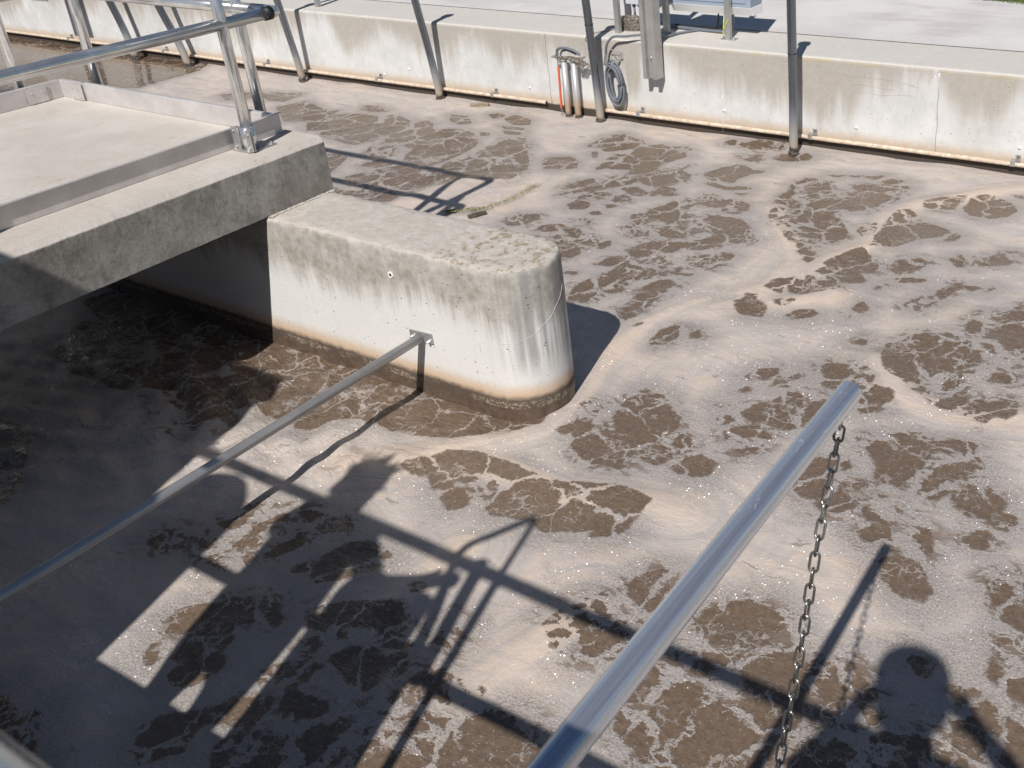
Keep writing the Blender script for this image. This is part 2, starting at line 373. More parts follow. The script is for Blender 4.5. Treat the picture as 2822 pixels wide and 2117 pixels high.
    isb = M.math('MULTIPLY', M.math('MULTIPLY', M.rng(rc[2], .30, .32), dome), M.math('MULTIPLY', isf, clump))
    tilt = M.vmath('SUBTRACT', vb.outputs['Color'], (.5, .5, .5)); tx = M.xyz(tilt)
    cn = M.vmath('NORMALIZE', M.comb(M.math('MULTIPLY', tx[0], 2.6), M.math('MULTIPLY', tx[1], 2.6), 1.0))
    M.put(M.b.inputs['Coat Weight'], isb); M.b.inputs['Coat Roughness'].default_value = .27; M.b.inputs['Coat IOR'].default_value = 1.9
    M.l(cn, M.b.inputs['Coat Normal'])
    # relief
    h = M.math('ADD', M.math('MULTIPLY', isf, .5), M.math('MULTIPLY', M.noise(P2, 75, 5, .7), M.math('MULTIPLY_ADD', isf, .15, .05)))
    h = M.math('ADD', h, M.math('MULTIPLY', M.noise(M.map(Q, (1, 2.2, 1), (0, 0, .3)), 5, 4, .55), 1.0))
    chop = M.noise(M.map(Q, (1, 2.0, 1), (0, 0, -.3)), 17, 4, .6)
    h = M.math('ADD', h, M.math('MULTIPLY', fs, M.math('MULTIPLY', isf, .9)))
    h = M.math('ADD', h, M.math('MULTIPLY', chop, M.math('MULTIPLY', L, M.math('SUBTRACT', .8, M.math('MULTIPLY', calm, .72)))))
    h = M.math('ADD', h, M.math('MULTIPLY', M.math('ADD', ts, M.math('MULTIPLY', M.noise(tw, 22, 4, .65), .7)), M.math('MULTIPLY', turb, M.math('MULTIPLY_ADD', L, 1.6, 2.0))))
    h = M.math('MULTIPLY', h, M.math('MULTIPLY_ADD', calm, -.88, 1.0))
    M.normal(M.bump(h, .010, .7))
    M.rough(M.math('MULTIPLY_ADD', calm, -.05, M.math('MULTIPLY_ADD', isf, .50, .09))); M.b.inputs['Specular IOR Level'].default_value = .45
    return M.m

def build_water():
    polys = []
    for s in PATCHES.split(';'):
        a, b = s.split(':'); v = np.array([float(q) for q in b.split(',')]).reshape(-1, 2); polys.append((float(a), v))
    x0, x1, y0, y1, st = -15.0, 1.4, -0.6, 6.46, .026
    nx, ny = int((x1-x0)/st)+1, int((y1-y0)/st)+1
    xs = np.linspace(x0, x1, nx); ys = np.linspace(y0, y1, ny)
    X, Y = np.meshgrid(xs, ys, indexing='ij')
    sd = np.full(X.shape, -1.0); lace = np.full(X.shape, .5); calm = np.zeros(X.shape)
    for a, v in polys:
        m_ = .35
        i0, i1 = np.searchsorted(xs, [v[:, 0].min()-m_, v[:, 0].max()+m_]); j0, j1 = np.searchsorted(ys, [v[:, 1].min()-m_, v[:, 1].max()+m_])
        gx, gy = X[i0:i1, j0:j1], Y[i0:i1, j0:j1]
        if gx.size == 0: continue
        d = np.full(gx.shape, 1e9); ins = np.zeros(gx.shape, bool); n = len(v)
        for k in range(n):
            ax, ay = v[k]; bx, by = v[(k+1) % n]; ex, ey = bx-ax, by-ay
            t = np.clip(((gx-ax)*ex+(gy-ay)*ey)/(ex*ex+ey*ey+1e-12), 0, 1)
            d = np.minimum(d, np.hypot(gx-ax-t*ex, gy-ay-t*ey))
            c = ((ay > gy) != (by > gy)) & (gx < (bx-ax)*(gy-ay)/((by-ay) if by != ay else 1e-9)+ax)
            ins ^= c
        s = np.where(ins, d, -d)
        cur = sd[i0:i1, j0:j1]; better = s > cur
        lc = lace[i0:i1, j0:j1]; lc[better] = a; cur[better] = s[better]
        if abs(v[:, 0].min()) > 15 and a == 0: calm[i0:i1, j0:j1] = np.maximum(calm[i0:i1, j0:j1], np.clip(s/.3+.5, 0, 1))
    rg = np.zeros(X.shape); R = []
    for s in RIDGES.split(';'):
        v = np.array([float(q) for q in s.split(',')]).reshape(-1, 2); dd = np.full(X.shape, 1e9)
        for k in range(len(v)-1):
            ax, ay = v[k]; ex, ey = v[k+1]-v[k]
            t = np.clip(((X-ax)*ex+(Y-ay)*ey)/(ex*ex+ey*ey), 0, 1)
            dd = np.minimum(dd, np.hypot(X-ax-t*ex, Y-ay-t*ey))
        rg = np.maximum(rg, np.exp(-(dd/.085)**2)); R.append(dd)
    rdist = np.min(np.stack(R), 0)
    # broad swell and chop near the pier mouth
    def swell(fx, fy, ph): return np.sin(X*fx+Y*fy+ph+1.3*np.sin(X*fx*.31-Y*fy*.27+ph*2))
    Z = .004*swell(4.1, 6.3, .3)+.003*swell(-6.7, 4.2, 1.1)+.002*swell(11, 9, 2.2)
    rough = np.exp(-(((X+3.9)/1.0)**2+((Y-2.25)/.50)**2))
    Z += rough*(.012*swell(19, 30, .5)+.008*swell(-31, 22, .9)+.006*swell(47, 13, 2.4))
    left = np.clip((-3.7-X)/.6, 0, 1)*np.clip((2.6-Y)/.5, 0, 1)
    Z += left*(.008*swell(9, 26, .2)+.005*swell(-17, 38, 1.9))
    Z += rg*.016 - np.clip(sd, 0, .03)*.12
    Z *= np.clip(1-calm*.9, .1, 1)
    verts = np.stack([X, Y, Z], -1).reshape(-1, 3)
    idx = np.arange(nx*ny).reshape(nx, ny)
    f = np.stack([idx[:-1, :-1], idx[1:, :-1], idx[1:, 1:], idx[:-1, 1:]], -1).reshape(-1, 4)
    me = bpy.data.meshes.new('water'); me.vertices.add(len(verts)); me.vertices.foreach_set('co', verts.ravel().astype(np.float32))
    me.loops.add(f.size); me.loops.foreach_set('vertex_index', f.ravel().astype(np.int32))
    me.polygons.add(len(f)); me.polygons.foreach_set('loop_start', (np.arange(len(f))*4).astype(np.int32))
    me.polygons.foreach_set('use_smooth', np.ones(len(f), bool))
    me.update(calc_edges=True)
    for nm, arr in (('liq', sd), ('lace', lace), ('ridge', rg), ('rdist', rdist), ('turb', np.clip(rough*1.2+left*.75, 0, 1)), ('calm', calm)):
        at = me.attributes.new(nm, 'FLOAT', 'POINT'); at.data.foreach_set('value', arr.ravel().astype(np.float32))
    # smooth the lace values a little (hard steps at patch borders are hidden in the foam)
    o = bpy.data.objects.new('water', me); me.materials.append(water_mat()); link(o); tag(o, kind='structure'); return o

